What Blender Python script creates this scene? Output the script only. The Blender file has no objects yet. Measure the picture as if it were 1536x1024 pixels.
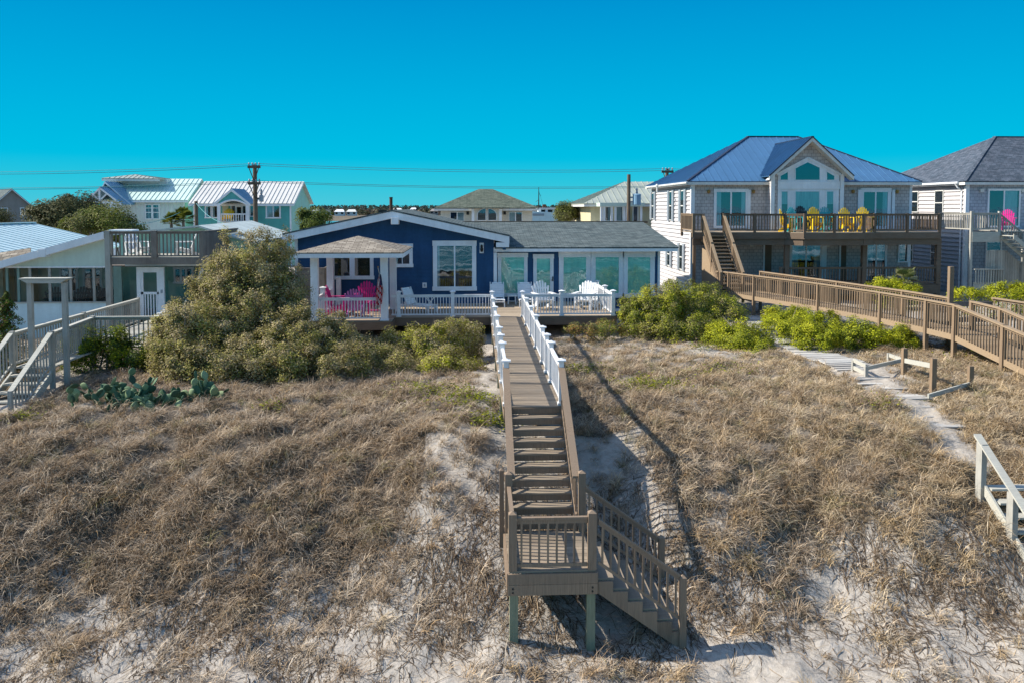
import bpy, math, random
import numpy as np
from mathutils import Vector, Matrix
random.seed(7); rng = np.random.default_rng(7)
C = bpy.context.scene.collection
R = math.radians

# ---------------------------------------------------------------- camera model
F, CXP, HOR, VPX, CAMZ, PIT = 1200.0, 768.0, 311.0, 712.0, 4.58, R(3.0)
YAW = math.atan((CXP - VPX) / F)
CYP = HOR + F * math.tan(PIT)
def P(px, py, Y):
    """world point at distance Y (along the walkway direction) seen at photo pixel px,py"""
    x, y, z = (px - CXP) / F, -(py - CYP) / F, -1.0
    # pitch: camera looks along +Y, tilted down by PIT
    a = R(90) - PIT
    y2, z2 = y * math.cos(a) - z * math.sin(a), y * math.sin(a) + z * math.cos(a)
    b = -YAW
    x3, y3 = x * math.cos(b) - y2 * math.sin(b), x * math.sin(b) + y2 * math.cos(b)
    t = Y / y3
    return Vector((x3 * t, Y, CAMZ + z2 * t))
def PX(px, Y, py=380): return P(px, py, Y).x
def PZ(py, Y, px=712): return P(px, py, Y).z

# ---------------------------------------------------------------- objects
BASE = {}
def tag(o, label=None, cat=None, group=None, kind=None):
    if label: o['label'] = label
    if cat: o['category'] = cat
    if group: o['group'] = group
    if kind: o['kind'] = kind
    return o
def thing(name, label, cat, loc=(0, 0, 0), rz=0, group=None):
    o = bpy.data.objects.new(name, None); C.objects.link(o)
    o.location = loc; o.rotation_euler = (0, 0, rz); o.empty_display_size = .3
    BASE[o] = Vector(loc) if rz == 0 else Vector((0, 0, 0))
    return tag(o, label, cat, group)
def copy_tree(o, parent=None):
    c = o.copy(); C.objects.link(c)
    if parent: c.parent = parent
    for ch in [k for k in o.children]: copy_tree(ch, c)
    return c

class MB:
    def __init__(s): s.v = []; s.f = []; s.m = []
    def face(s, pts, m=0):
        i = len(s.v); s.v += [tuple(p) for p in pts]; s.f.append(tuple(range(i, i + len(pts)))); s.m.append(m)
    def box(s, x0, x1, y0, y1, z0, z1, m=0):
        if x0 > x1: x0, x1 = x1, x0
        if y0 > y1: y0, y1 = y1, y0
        if z0 > z1: z0, z1 = z1, z0
        i = len(s.v)
        s.v += [(x0,y0,z0),(x1,y0,z0),(x1,y1,z0),(x0,y1,z0),(x0,y0,z1),(x1,y0,z1),(x1,y1,z1),(x0,y1,z1)]
        for q in ((0,3,2,1),(4,5,6,7),(0,1,5,4),(1,2,6,5),(2,3,7,6),(3,0,4,7)):
            s.f.append(tuple(i + k for k in q)); s.m.append(m)
        return s
    def bar(s, a, b, w, h, up=(0, 0, 1), m=0):
        """box from a to b; w sideways, h along up, centred on the line"""
        a, b = Vector(a), Vector(b); d = (b - a).normalized(); up = Vector(up)
        sd = d.cross(up)
        if sd.length < 1e-4: sd = d.cross(Vector((0, 1, 0)))
        sd.normalize(); u = sd.cross(d).normalized()
        i = len(s.v)
        for p in (a, b):
            for (cs, cu) in ((-1,-1),(1,-1),(1,1),(-1,1)): s.v.append(tuple(p + sd*cs*w/2 + u*cu*h/2))
        for q in ((0,1,2,3),(7,6,5,4),(0,4,5,1),(1,5,6,2),(2,6,7,3),(3,7,4,0)):
            s.f.append(tuple(i + k for k in q)); s.m.append(m)
        return s
    def vbar(s, a, b, w, d, m=0):
        """sloping bar whose ends stay vertical: from a to b, w across (horizontal), d tall"""
        a, b = Vector(a), Vector(b); h = Vector((b.x - a.x, b.y - a.y, 0)); h.normalize()
        sd = Vector((h.y, -h.x, 0)) * w / 2; u = Vector((0, 0, d / 2)); i = len(s.v)
        for p in (a, b):
            for q in (-sd - u, sd - u, sd + u, -sd + u): s.v.append(tuple(p + q))
        for q in ((0,1,2,3),(7,6,5,4),(0,4,5,1),(1,5,6,2),(2,6,7,3),(3,7,4,0)):
            s.f.append(tuple(i + k for k in q)); s.m.append(m)
        return s
    def prism(s, poly, vec, m=0):
        """closed solid: polygon (3-D points) swept along vec"""
        n = len(poly); vec = Vector(vec); i = len(s.v)
        s.v += [tuple(p) for p in poly] + [tuple(Vector(p) + vec) for p in poly]
        s.f.append(tuple(range(i, i + n))); s.m.append(m)
        s.f.append(tuple(range(i + 2*n - 1, i + n - 1, -1))); s.m.append(m)
        for k in range(n):
            k2 = (k + 1) % n; s.f.append((i + k2, i + k, i + n + k, i + n + k2)); s.m.append(m)
        return s
    def tube(s, pts, r, n=8, m=0, cap=True):
        pts = [Vector(p) for p in pts]; rr = r if isinstance(r, (list, tuple)) else [r] * len(pts); base = len(s.v)
        for k, p in enumerate(pts):
            d = (pts[min(k+1, len(pts)-1)] - pts[max(k-1, 0)]).normalized()
            a = d.cross(Vector((0, 0, 1)))
            if a.length < 1e-3: a = d.cross(Vector((1, 0, 0)))
            a.normalize(); b = d.cross(a)
            for j in range(n):
                t = 2 * math.pi * j / n; s.v.append(tuple(p + (a * math.cos(t) + b * math.sin(t)) * rr[k]))
        for k in range(len(pts) - 1):
            for j in range(n):
                j2 = (j + 1) % n
                s.f.append((base+k*n+j, base+k*n+j2, base+(k+1)*n+j2, base+(k+1)*n+j)); s.m.append(m)
        if cap:
            s.f.append(tuple(base + j for j in range(n - 1, -1, -1))); s.m.append(m)
            e = base + (len(pts) - 1) * n; s.f.append(tuple(e + j for j in range(n))); s.m.append(m)
        return s
    def lathe(s, prof, c=(0, 0, 0), n=12, m=0):
        b = len(s.v)
        for (r, z) in prof:
            for j in range(n):
                t = 2*math.pi*j/n; s.v.append((c[0]+r*math.cos(t), c[1]+r*math.sin(t), c[2]+z))
        for k in range(len(prof)-1):
            for j in range(n):
                j2 = (j+1) % n; s.f.append((b+k*n+j, b+k*n+j2, b+(k+1)*n+j2, b+(k+1)*n+j)); s.m.append(m)
        s.f.append(tuple(b+j for j in range(n-1,-1,-1))); s.m.append(m)
        e = b+(len(prof)-1)*n; s.f.append(tuple(e+j for j in range(n))); s.m.append(m)
        return s
    def build(s, name, mat, parent=None, bevel=0, smooth=False):
        base = Vector((0, 0, 0))
        if parent is not None:
            r = parent
            while r.parent: r = r.parent
            base = BASE.get(r, base)
        me = bpy.data.meshes.new(name)
        me.from_pydata([tuple(Vector(p) - base) for p in s.v], [], s.f)
        mats = mat if isinstance(mat, (list, tuple)) else [mat]
        for m in mats: me.materials.append(m)
        if len(mats) > 1: me.polygons.foreach_set('material_index', s.m)
        if smooth: me.polygons.foreach_set('use_smooth', [True] * len(s.f))
        o = bpy.data.objects.new(name, me); C.objects.link(o)
        if parent is not None: o.parent = parent
        if bevel:
            b = o.modifiers.new('bevel', 'BEVEL'); b.width = bevel; b.segments = 2; b.limit_method = 'ANGLE'
        return o

def fast_mesh(name, verts, quads, mat, colors=None, parent=None, smooth=False):
    """verts (n,3), quads (m,4) numpy"""
    me = bpy.data.meshes.new(name); n, m = len(verts), len(quads)
    k = quads.shape[1]
    me.vertices.add(n); me.vertices.foreach_set('co', verts.astype(np.float32).ravel())
    me.loops.add(m * k); me.loops.foreach_set('vertex_index', quads.astype(np.int32).ravel())
    me.polygons.add(m); me.polygons.foreach_set('loop_start', np.arange(0, m * k, k, dtype=np.int32))
    me.polygons.foreach_set('loop_total', np.full(m, k, dtype=np.int32))
    if smooth: me.polygons.foreach_set('use_smooth', np.ones(m, dtype=bool))
    me.materials.append(mat)
    if colors is not None:
        a = me.color_attributes.new('tint', 'FLOAT_COLOR', 'POINT')
        a.data.foreach_set('color', np.concatenate([colors, np.ones((n, 1))], 1).astype(np.float32).ravel())
    me.update(calc_edges=True)
    o = bpy.data.objects.new(name, me); C.objects.link(o)
    if parent is not None: o.parent = parent
    return o

# ---------------------------------------------------------------- materials
def nodes(name):
    m = bpy.data.materials.new(name); m.use_nodes = True
    nt = m.node_tree; b = nt.nodes['Principled BSDF']
    return m, nt, b
def N(nt, typ, **kw):
    n = nt.nodes.new(typ)
    for k, v in kw.items():
        if k in n.inputs.keys() if isinstance(k, str) else False: n.inputs[k].default_value = v
        else: setattr(n, k, v)
    return n
def noise(nt, vec, scale, detail=4, rough=.55):
    n = nt.nodes.new('ShaderNodeTexNoise'); n.inputs['Scale'].default_value = scale
    n.inputs['Detail'].default_value = detail; n.inputs['Roughness'].default_value = rough
    if vec is not None: nt.links.new(vec, n.inputs['Vector'])
    return n
def ramp(nt, fac, stops):
    r = nt.nodes.new('ShaderNodeValToRGB'); e = r.color_ramp.elements
    while len(e) < len(stops): e.new(.5)
    for k, (p, c) in enumerate(stops): e[k].position = p; e[k].color = (c[0], c[1], c[2], 1)
    nt.links.new(fac, r.inputs['Fac']); return r
def mixc(nt, fac, a, b, mode='MIX'):
    n = nt.nodes.new('ShaderNodeMix'); n.data_type = 'RGBA'; n.blend_type = mode
    for sk, v in ((0, fac), (6, a), (7, b)):
        if isinstance(v, (int, float)): n.inputs[sk].default_value = v
        elif isinstance(v, tuple): n.inputs[sk].default_value = (v[0], v[1], v[2], 1)
        else: nt.links.new(v, n.inputs[sk])
    return n.outputs[2]
def bump(nt, b, h, strength=.3, dist=.02):
    n = nt.nodes.new('ShaderNodeBump'); n.inputs['Strength'].default_value = strength; n.inputs['Distance'].default_value = dist
    nt.links.new(h, n.inputs['Height']); nt.links.new(n.outputs[0], b.inputs['Normal']); return n
def coord(nt, scale=(1, 1, 1)):
    g = nt.nodes.new('ShaderNodeNewGeometry'); mp = nt.nodes.new('ShaderNodeMapping'); mp.inputs['Scale'].default_value = scale
    nt.links.new(g.outputs['Position'], mp.inputs['Vector']); return mp.outputs[0]
def paint(name, col, rough=.55, var=.18, scale=3.0, spec=.3, bmp=.0, stretch=(1, 1, 1), metal=0):
    m, nt, b = nodes(name); v = coord(nt, stretch)
    n1 = noise(nt, v, scale, 5, .6); n2 = noise(nt, v, scale * 9, 3, .6)
    lo = tuple(c * (1 - var) for c in col); hi = tuple(min(1, c * (1 + var * .6)) for c in col)
    c1 = ramp(nt, n1.outputs['Fac'], [(.3, lo), (.7, hi)]).outputs[0]
    c2 = ramp(nt, n2.outputs['Fac'], [(.3, (1 - var * .6,) * 3), (.65, (1, 1, 1))]).outputs[0]
    n3 = noise(nt, coord(nt, (1, 1, .12)), 3.5, 4, .65); c3 = ramp(nt, n3.outputs['Fac'], [(.32, (1 - var * .9,) * 3), (.6, (1, 1, 1))]).outputs[0]
    nt.links.new(mixc(nt, 1.0, mixc(nt, 1.0, c1, c2, 'MULTIPLY'), c3, 'MULTIPLY'), b.inputs['Base Color'])
    b.inputs['Roughness'].default_value = rough; b.inputs['Specular IOR Level'].default_value = spec; b.inputs['Metallic'].default_value = metal
    if bmp: bump(nt, b, n2.outputs['Fac'], bmp, .01)
    return m
def wood(name, col, col2, axis=0, rough=.75, plank=None):
    """weathered timber: grain stretched along axis (0 x, 1 y, 2 z); patchy grey"""
    m, nt, b = nodes(name); st = [14, 14, 14]; st[axis] = .9
    g = noise(nt, coord(nt, tuple(st)), 3.0, 6, .65); p = noise(nt, coord(nt), 1.6, 4, .6); q = noise(nt, coord(nt), 30, 2)
    c1 = ramp(nt, g.outputs['Fac'], [(.3, tuple(c * .6 for c in col)), (.55, col), (.8, tuple(min(1, c * 1.3) for c in col))]).outputs[0]
    f = ramp(nt, p.outputs['Fac'], [(.35, (0, 0, 0)), (.7, (1, 1, 1))]).outputs[0]
    c2 = mixc(nt, f, c1, col2)
    gi = nt.nodes.new('ShaderNodeNewGeometry'); iv = ramp(nt, gi.outputs['Random Per Island'], [(0, (.74, .73, .72)), (.5, (1, 1, 1)), (1, (1.18, 1.17, 1.15))]).outputs[0]
    nt.links.new(mixc(nt, 1.0, c2, iv, 'MULTIPLY'), b.inputs['Base Color'])
    b.inputs['Roughness'].default_value = rough; b.inputs['Specular IOR Level'].default_value = .2
    bump(nt, b, g.outputs['Fac'], .35, .006); return m
def leafmat(name, trans=.25, rough=.5, spec=.25):
    m, nt, b = nodes(name); a = nt.nodes.new('ShaderNodeVertexColor'); a.layer_name = 'tint'
    nt.links.new(a.outputs[0], b.inputs['Base Color']); b.inputs['Roughness'].default_value = rough
    b.inputs['Specular IOR Level'].default_value = spec
    if trans:
        t = nt.nodes.new('ShaderNodeBsdfTranslucent'); nt.links.new(a.outputs[0], t.inputs[0])
        mx = nt.nodes.new('ShaderNodeMixShader'); mx.inputs[0].default_value = trans
        nt.links.new(b.outputs[0], mx.inputs[1]); nt.links.new(t.outputs[0], mx.inputs[2])
        nt.links.new(mx.outputs[0], nt.nodes['Material Output'].inputs[0])
    return m
def rowvec(nt):
    """(along, up-slope) vector for roof rows: swaps x/y with the way the slope faces"""
    g = nt.nodes.new('ShaderNodeNewGeometry'); sp = nt.nodes.new('ShaderNodeSeparateXYZ'); sn = nt.nodes.new('ShaderNodeSeparateXYZ')
    nt.links.new(g.outputs['Position'], sp.inputs[0]); nt.links.new(g.outputs['True Normal'], sn.inputs[0])
    ax, ay = nt.nodes.new('ShaderNodeMath'), nt.nodes.new('ShaderNodeMath')
    for n, k in ((ax, 0), (ay, 1)): n.operation = 'ABSOLUTE'; nt.links.new(sn.outputs[k], n.inputs[0])
    gt = nt.nodes.new('ShaderNodeMath'); gt.operation = 'GREATER_THAN'; nt.links.new(ax.outputs[0], gt.inputs[0]); nt.links.new(ay.outputs[0], gt.inputs[1])
    c1, c2 = nt.nodes.new('ShaderNodeCombineXYZ'), nt.nodes.new('ShaderNodeCombineXYZ')
    nt.links.new(sp.outputs[0], c1.inputs[0]); nt.links.new(sp.outputs[1], c1.inputs[1])
    nt.links.new(sp.outputs[1], c2.inputs[0]); nt.links.new(sp.outputs[0], c2.inputs[1])
    mx = nt.nodes.new('ShaderNodeMix'); mx.data_type = 'VECTOR'
    nt.links.new(gt.outputs[0], mx.inputs[0]); nt.links.new(c1.outputs[0], mx.inputs[4]); nt.links.new(c2.outputs[0], mx.inputs[5])
    return mx.outputs[1]
def shingle(name, c1, c2, rough=.9):
    m, nt, b = nodes(name); v = rowvec(nt)
    br = nt.nodes.new('ShaderNodeTexBrick'); nt.links.new(v, br.inputs['Vector'])
    br.inputs['Scale'].default_value = 1; br.inputs['Brick Width'].default_value = .33; br.inputs['Row Height'].default_value = .16
    br.inputs['Mortar Size'].default_value = .012; br.inputs['Color1'].default_value = (*c1, 1); br.inputs['Color2'].default_value = (*c2, 1)
    br.inputs['Mortar'].default_value = (*[c * .45 for c in c1], 1); br.offset = .37
    n = noise(nt, coord(nt), 1.3, 5, .7); n3 = noise(nt, coord(nt), 45, 2)
    cc = mixc(nt, 1.0, br.outputs['Color'], ramp(nt, n.outputs['Fac'], [(.3, (.72,) * 3), (.7, (1.15,) * 3)]).outputs[0], 'MULTIPLY')
    cc = mixc(nt, 1.0, cc, ramp(nt, n3.outputs['Fac'], [(.3, (.75,) * 3), (.7, (1.2,) * 3)]).outputs[0], 'MULTIPLY')
    nt.links.new(cc, b.inputs['Base Color']); b.inputs['Roughness'].default_value = rough; b.inputs['Specular IOR Level'].default_value = .15
    bump(nt, b, br.outputs['Fac'], -.5, .02); return m
def shake(name, c1, c2):
    """wall shingles on walls facing y (rows in z)"""
    m, nt, b = nodes(name); g = nt.nodes.new('ShaderNodeNewGeometry'); sp = nt.nodes.new('ShaderNodeSeparateXYZ'); cb = nt.nodes.new('ShaderNodeCombineXYZ')
    nt.links.new(g.outputs['Position'], sp.inputs[0]); nt.links.new(sp.outputs[0], cb.inputs[0]); nt.links.new(sp.outputs[2], cb.inputs[1])
    br = nt.nodes.new('ShaderNodeTexBrick'); nt.links.new(cb.outputs[0], br.inputs['Vector'])
    br.inputs['Scale'].default_value = 1; br.inputs['Brick Width'].default_value = .27; br.inputs['Row Height'].default_value = .2; br.offset = .41
    br.inputs['Mortar Size'].default_value = .012; br.inputs['Color1'].default_value = (*c1, 1); br.inputs['Color2'].default_value = (*c2, 1)
    br.inputs['Mortar'].default_value = (*[c * .5 for c in c1], 1)
    n = noise(nt, coord(nt), 2.2, 5, .6)
    cc = mixc(nt, 1.0, br.outputs['Color'], ramp(nt, n.outputs['Fac'], [(.3, (.82,) * 3), (.7, (1.1,) * 3)]).outputs[0], 'MULTIPLY')
    nt.links.new(cc, b.inputs['Base Color']); b.inputs['Roughness'].default_value = .8
    bump(nt, b, br.outputs['Fac'], -.6, .02); return m
def glass(name, tint=(.6, .7, .72), refl=.3):
    m, nt, b = nodes(name); nt.nodes.remove(b)
    t = nt.nodes.new('ShaderNodeBsdfTransparent'); t.inputs[0].default_value = (*tint, 1)
    g = nt.nodes.new('ShaderNodeBsdfGlossy'); g.inputs['Roughness'].default_value = .015; g.inputs[0].default_value = (.9, .95, 1, 1)
    n = noise(nt, coord(nt), 1.1, 2); bp = nt.nodes.new('ShaderNodeBump'); bp.inputs['Strength'].default_value = .04; bp.inputs['Distance'].default_value = .05
    nt.links.new(n.outputs['Fac'], bp.inputs['Height']); nt.links.new(bp.outputs[0], g.inputs['Normal'])
    mx = nt.nodes.new('ShaderNodeMixShader'); mx.inputs[0].default_value = refl
    nt.links.new(t.outputs[0], mx.inputs[1]); nt.links.new(g.outputs[0], mx.inputs[2])
    nt.links.new(mx.outputs[0], nt.nodes['Material Output'].inputs[0]); return m

M = {}
M['white'] = paint('white_vinyl', (.74, .75, .76), .4, .16, 2.0, .4)
M['trim'] = paint('white_trim', (.78, .80, .82), .5, .1, 1.5)
M['offwhite'] = paint('cream_trim', (.66, .66, .62), .55, .12, 1.5)
M['navy'] = paint('navy_siding', (.020, .075, .180), .5, .22, 1.2, .3)
M['deckbrown'] = wood('brown_deck_boards', (.27, .215, .155), (.23, .19, .145), 0)
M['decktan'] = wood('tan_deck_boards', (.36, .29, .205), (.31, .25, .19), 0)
M['stairbrown'] = wood('brown_painted_timber', (.235, .17, .118), (.205, .155, .112), 2, .7)
M['treated'] = wood('green_treated_timber', (.20, .22, .14), (.25, .25, .18), 2)
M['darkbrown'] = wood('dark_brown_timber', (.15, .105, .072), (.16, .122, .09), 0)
M['honey'] = wood('honey_stained_timber', (.31, .225, .14), (.28, .21, .14), 0)
M['honeyv'] = wood('brown_stained_pickets', (.235, .165, .105), (.205, .15, .10), 2)
M['greywood'] = wood('grey_weathered_timber', (.44, .43, .37), (.36, .35, .31), 0)
M['greywoodv'] = wood('grey_weathered_pickets', (.31, .30, .265), (.37, .36, .325), 2)
M['darkgrey'] = wood('dark_weathered_timber', (.165, .14, .12), (.21, .185, .16), 2)
M['pathwood'] = wood('bleached_walk_planks', (.46, .45, .42), (.36, .34, .31), 0)
M['polewood'] = wood('creosoted_pole', (.10, .075, .055), (.14, .11, .08), 2)
M['shgrey'] = shingle('grey_asphalt_shingles', (.062, .085, .09), (.135, .162, .16))
M['shtan'] = shingle('tan_asphalt_shingles', (.20, .17, .135), (.34, .30, .245))
M['shblue'] = shingle('slate_blue_shingles', (.055, .075, .10), (.11, .13, .165))
M['shgreen'] = shingle('green_grey_shingles', (.07, .09, .07), (.14, .16, .125))
M['bluemetal'] = paint('blue_metal_roof', (.055, .15, .285), .32, .12, .6, .6)
M['bluecap'] = paint('dark_blue_ridge_cap', (.015, .02, .04), .4, .1)
M['whitemetal'] = paint('pale_metal_roof', (.62, .60, .55), .35, .08, .5, .5)
M['mintmetal'] = paint('mint_metal_roof', (.56, .70, .63), .35, .08, .5, .5)
M['greyroof'] = paint('pale_weathered_roof', (.50, .56, .53), .6, .2, 1.2)
M['sagemetal'] = paint('sage_metal_roof', (.34, .37, .31), .4, .12, .8, .5)
M['porchblue'] = paint('pale_blue_metal_roof', (.22, .37, .50), .4, .1, .7, .5)
M['icemetal'] = paint('ice_blue_metal_roof', (.48, .62, .65), .35, .08, .5, .5)
M['whitesiding'] = paint('white_lap_siding', (.50, .475, .47), .5, .08, .8)
M['greysiding'] = paint('grey_lap_siding', (.32, .34, .38), .55, .12, .8)
M['shakebeige'] = shake('beige_grey_wall_shingles', (.44, .40, .385), (.53, .49, .47))
M['shakegrey'] = shake('blue_grey_wall_shingles', (.34, .37, .42), (.41, .44, .49))
M['palegreen'] = paint('pale_green_siding', (.55, .66, .58), .55, .1, .8)
M['paleblue'] = paint('pale_blue_skirt', (.60, .72, .74), .55, .1, .8)
M['sage'] = paint('sage_green_boards', (.22, .33, .29), .6, .2, 1.0)
M['teal'] = paint('teal_siding', (.10, .40, .37), .55, .12, .8)
M['mint'] = paint('mint_siding', (.33, .60, .50), .55, .1, .8)
M['whitebb'] = paint('white_board_and_batten', (.66, .70, .68), .55, .08, .8)
M['taupe'] = paint('taupe_siding', (.30, .265, .245), .6, .1, .8)
M['cream'] = paint('cream_stucco', (.66, .62, .53), .7, .1, .8)
M['yellowwall'] = paint('straw_yellow_siding', (.58, .52, .34), .6, .1, .8)
M['pink'] = paint('hot_pink_plastic', (.72, .03, .26), .35, .1, 2, .4)
M['lilac'] = paint('shaded_pink_plastic', (.45, .15, .42), .35, .1, 2, .4)  # the hot pink plastic with shade mixed into its colour
M['yellow'] = paint('yellow_plastic', (.85, .56, .015), .35, .08, 2, .4)
M['tealp'] = paint('turquoise_plastic', (.02, .32, .36), .35, .1, 2, .4)
M['blackp'] = paint('black_plastic', (.03, .028, .026), .4, .1, 2, .4)
M['whitep'] = paint('white_resin', (.78, .78, .77), .35, .06, 2, .4)
M['darkgreenp'] = paint('dark_green_chair_paint', (.04, .09, .09), .5, .1, 2)
M['room'] = paint('painted_dark_room', (.018, .022, .026), .9, .2, 1)  # darkness of unlit rooms, painted on flat window sheets
M['tealroom'] = paint('teal_window_shade', (.25, .66, .54), .6, .25, .9)
M['curtain'] = paint('white_curtain', (.55, .62, .64), .9, .2, 5, .1, 0, (6, 6, .4))
M['curtainy'] = paint('tan_curtain', (.50, .36, .16), .9, .2, 5, .1, 0, (6, 6, .4))
M['glass'] = glass('window_glass', (.55, .68, .72), .17)
M['glassteal'] = glass('green_tinted_glass', (.86, .96, .92), .13)
M['screen'] = glass('insect_screen', (.74, .75, .75), .02)
M['black'] = paint('black_metal', (.02, .02, .02), .45, .2, 3)
M['rust'] = paint('rusty_steel', (.12, .06, .035), .7, .4, 4)
M['greymetal'] = paint('grey_metal', (.30, .34, .38), .4, .15, 3, .5)
M['brass'] = paint('brass_lamp', (.35, .20, .05), .4, .2, 4)
M['red'] = paint('flag_red', (.45, .02, .03), .7, .1, 3)
M['flagblue'] = paint('flag_blue', (.02, .035, .12), .7, .1, 3)
M['cloth'] = paint('flag_white', (.72, .70, .70), .7, .1, 3)
M['wire'] = paint('weathered_wire', (.08, .26, .28), .6, .1, 3)
M['leaf'] = leafmat('leaves', .28, .55, .08)
M['grass'] = leafmat('dry_grass', .10, .8, .05)
M['bark'] = wood('grey_bark', (.16, .13, .10), (.22, .19, .16), 2, .9)
M['cactus'] = leafmat('cactus_pads', 0, .6, .1)

# ---------------------------------------------------------------- shared builders
def lap(mb, poly, fn, course=.16, out=.014, m=0):
    """lap siding over a convex (u,v) polygon; fn(u,v,o)->xyz with o = distance out of the wall"""
    vs = [p[1] for p in poly]; v0, v1 = min(vs), max(vs)
    def span(v):
        us = []
        for k in range(len(poly)):
            (ua, va), (ub, vb) = poly[k], poly[(k + 1) % len(poly)]
            if abs(va - vb) < 1e-9:
                if abs(v - va) < 1e-6: us += [ua, ub]
            elif min(va, vb) - 1e-6 <= v <= max(va, vb) + 1e-6: us.append(ua + (ub - ua) * (v - va) / (vb - va))
        return (min(us), max(us)) if us else None
    brk = sorted({round(v, 5) for v in vs} | {v0 + k * course for k in range(int((v1 - v0) / course) + 1)})
    for a, b in zip(brk[:-1], brk[1:]):
        if b - a < 1e-3: continue
        sa, sb = span(a + 1e-6), span(b - 1e-6)
        if not sa or not sb: continue
        k = math.floor((a - v0) / course + 1e-6); base = v0 + k * course
        oa = out * (1 - (a - base) / course); ob = out * (1 - (b - base) / course)
        oa, ob = max(oa, 0) + .002, max(ob, 0) + .002
        mb.face([fn(sa[0], a, oa), fn(sa[1], a, oa), fn(sb[1], b, ob), fn(sb[0], b, ob)], m)
        if abs(a - base) < 1e-4: mb.face([fn(sa[0], a, .001), fn(sa[1], a, .001), fn(sa[1], a, oa), fn(sa[0], a, oa)], m)
def fY(Y): return lambda u, v, o: (u, Y - o, v)
def fXn(X): return lambda u, v, o: (X - o, u, v)
def fXp(X): return lambda u, v, o: (X + o, u, v)
def clip_span(poly, u):
    us = []
    for k in range(len(poly)):
        (ua, va), (ub, vb) = poly[k], poly[(k + 1) % len(poly)]
        if (ua - u) * (ub - u) < 0: us.append(va + (vb - va) * (u - ua) / (ub - ua))
    return (min(us), max(us)) if len(us) >= 2 else None
def slab(mb, pts, th=.06, m=0):
    pts = [Vector(p) for p in pts]; n = (pts[1] - pts[0]).cross(pts[2] - pts[0]).normalized()
    if n.z < 0: pts.reverse(); n = -n
    mb.prism([p - n * th for p in pts], n * th, m)
def seamed(mb, pts, spacing=.4, rib=.035, th=.05, m=0):
    """standing-seam slope: slab + ribs running up the slope"""
    slab(mb, pts, th, m); pts = [Vector(p) for p in pts]; n = (pts[1] - pts[0]).cross(pts[2] - pts[0]).normalized()
    if n.z < 0: n = -n
    h = Vector((0, 0, 1)).cross(n).normalized(); up = n.cross(h); o = pts[0]
    pl = [((p - o).dot(h), (p - o).dot(up)) for p in pts]
    u0, u1 = min(p[0] for p in pl), max(p[0] for p in pl); k = u0 + spacing * .5
    while k < u1:
        s = clip_span(pl, k)
        if s and s[1] - s[0] > .15:
            a, b = o + h * k + up * s[0], o + h * k + up * s[1]
            mb.bar(a + n * rib * .5, b + n * rib * .5, .022 + rib * .3, rib, n, m)
        k += spacing
def window(root, x0, x1, z0, z1, Y, cas=.09, rail=.045, mull=(), trans=(), name='window', pane='glass', back='room', frame='trim', curtain=None, cur='curtain', sill=True, label=None):
    """framed window on a wall facing -Y at depth Y; mull / trans: fractions for bars"""
    w = MB(); d0, d1 = Y - .075, Y - .003
    w.box(x0 - cas, x0, d0, d1, z0, z1); w.box(x1, x1 + cas, d0, d1, z0, z1)
    w.box(x0 - cas - .02, x1 + cas + .02, d0 - .012, d1, z1, z1 + cas * 1.25); w.box(x0 - cas - (.03 if sill else 0), x1 + cas + (.03 if sill else 0), d0 - (.03 if sill else 0), d1, z0 - cas, z0)
    for f in mull: xm = x0 + (x1 - x0) * f; w.box(xm - rail, xm + rail, d0 + .012, d1, z0, z1)
    for f in trans: zm = z0 + (z1 - z0) * f; w.box(x0, x1, d0 + .016, d1, zm - rail * .8, zm + rail * .8)
    fr = w.build(name, M[frame], root)
    if label: fr['label'] = label
    b = MB(); b.face([(x0, Y - .032, z0), (x1, Y - .032, z0), (x1, Y - .032, z1), (x0, Y - .032, z1)]); b.build('window_backing', M[back], fr)
    if curtain:
        for (fa, fb) in curtain:
            c = MB(); xa, xb = x0 + (x1 - x0) * fa, x0 + (x1 - x0) * fb; n = max(4, int((xb - xa) / .05)); ps = []
            for k in range(n + 1): ps.append((xa + (xb - xa) * k / n, Y - .036 - .010 * (k % 2)))
            for (p, q) in zip(ps[:-1], ps[1:]): c.face([(p[0], p[1], z0 + .01), (q[0], q[1], z0 + .01), (q[0], q[1], z1 - .01), (p[0], p[1], z1 - .01)])
            c.build('curtain', M[cur], fr)
    p = MB(); p.face([(x0, Y - .054, z0), (x1, Y - .054, z0), (x1, Y - .054, z1), (x0, Y - .054, z1)]); p.build('pane', M[pane], fr)
    return fr
def pw(root, px0, py0, px1, py1, Y, **k):
    """window given by its glass rectangle in the photo, at depth Y"""
    a, b = P(px0, py1, Y), P(px1, py0, Y); return window(root, a.x, b.x, a.z, b.z, Y, **k)
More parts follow.
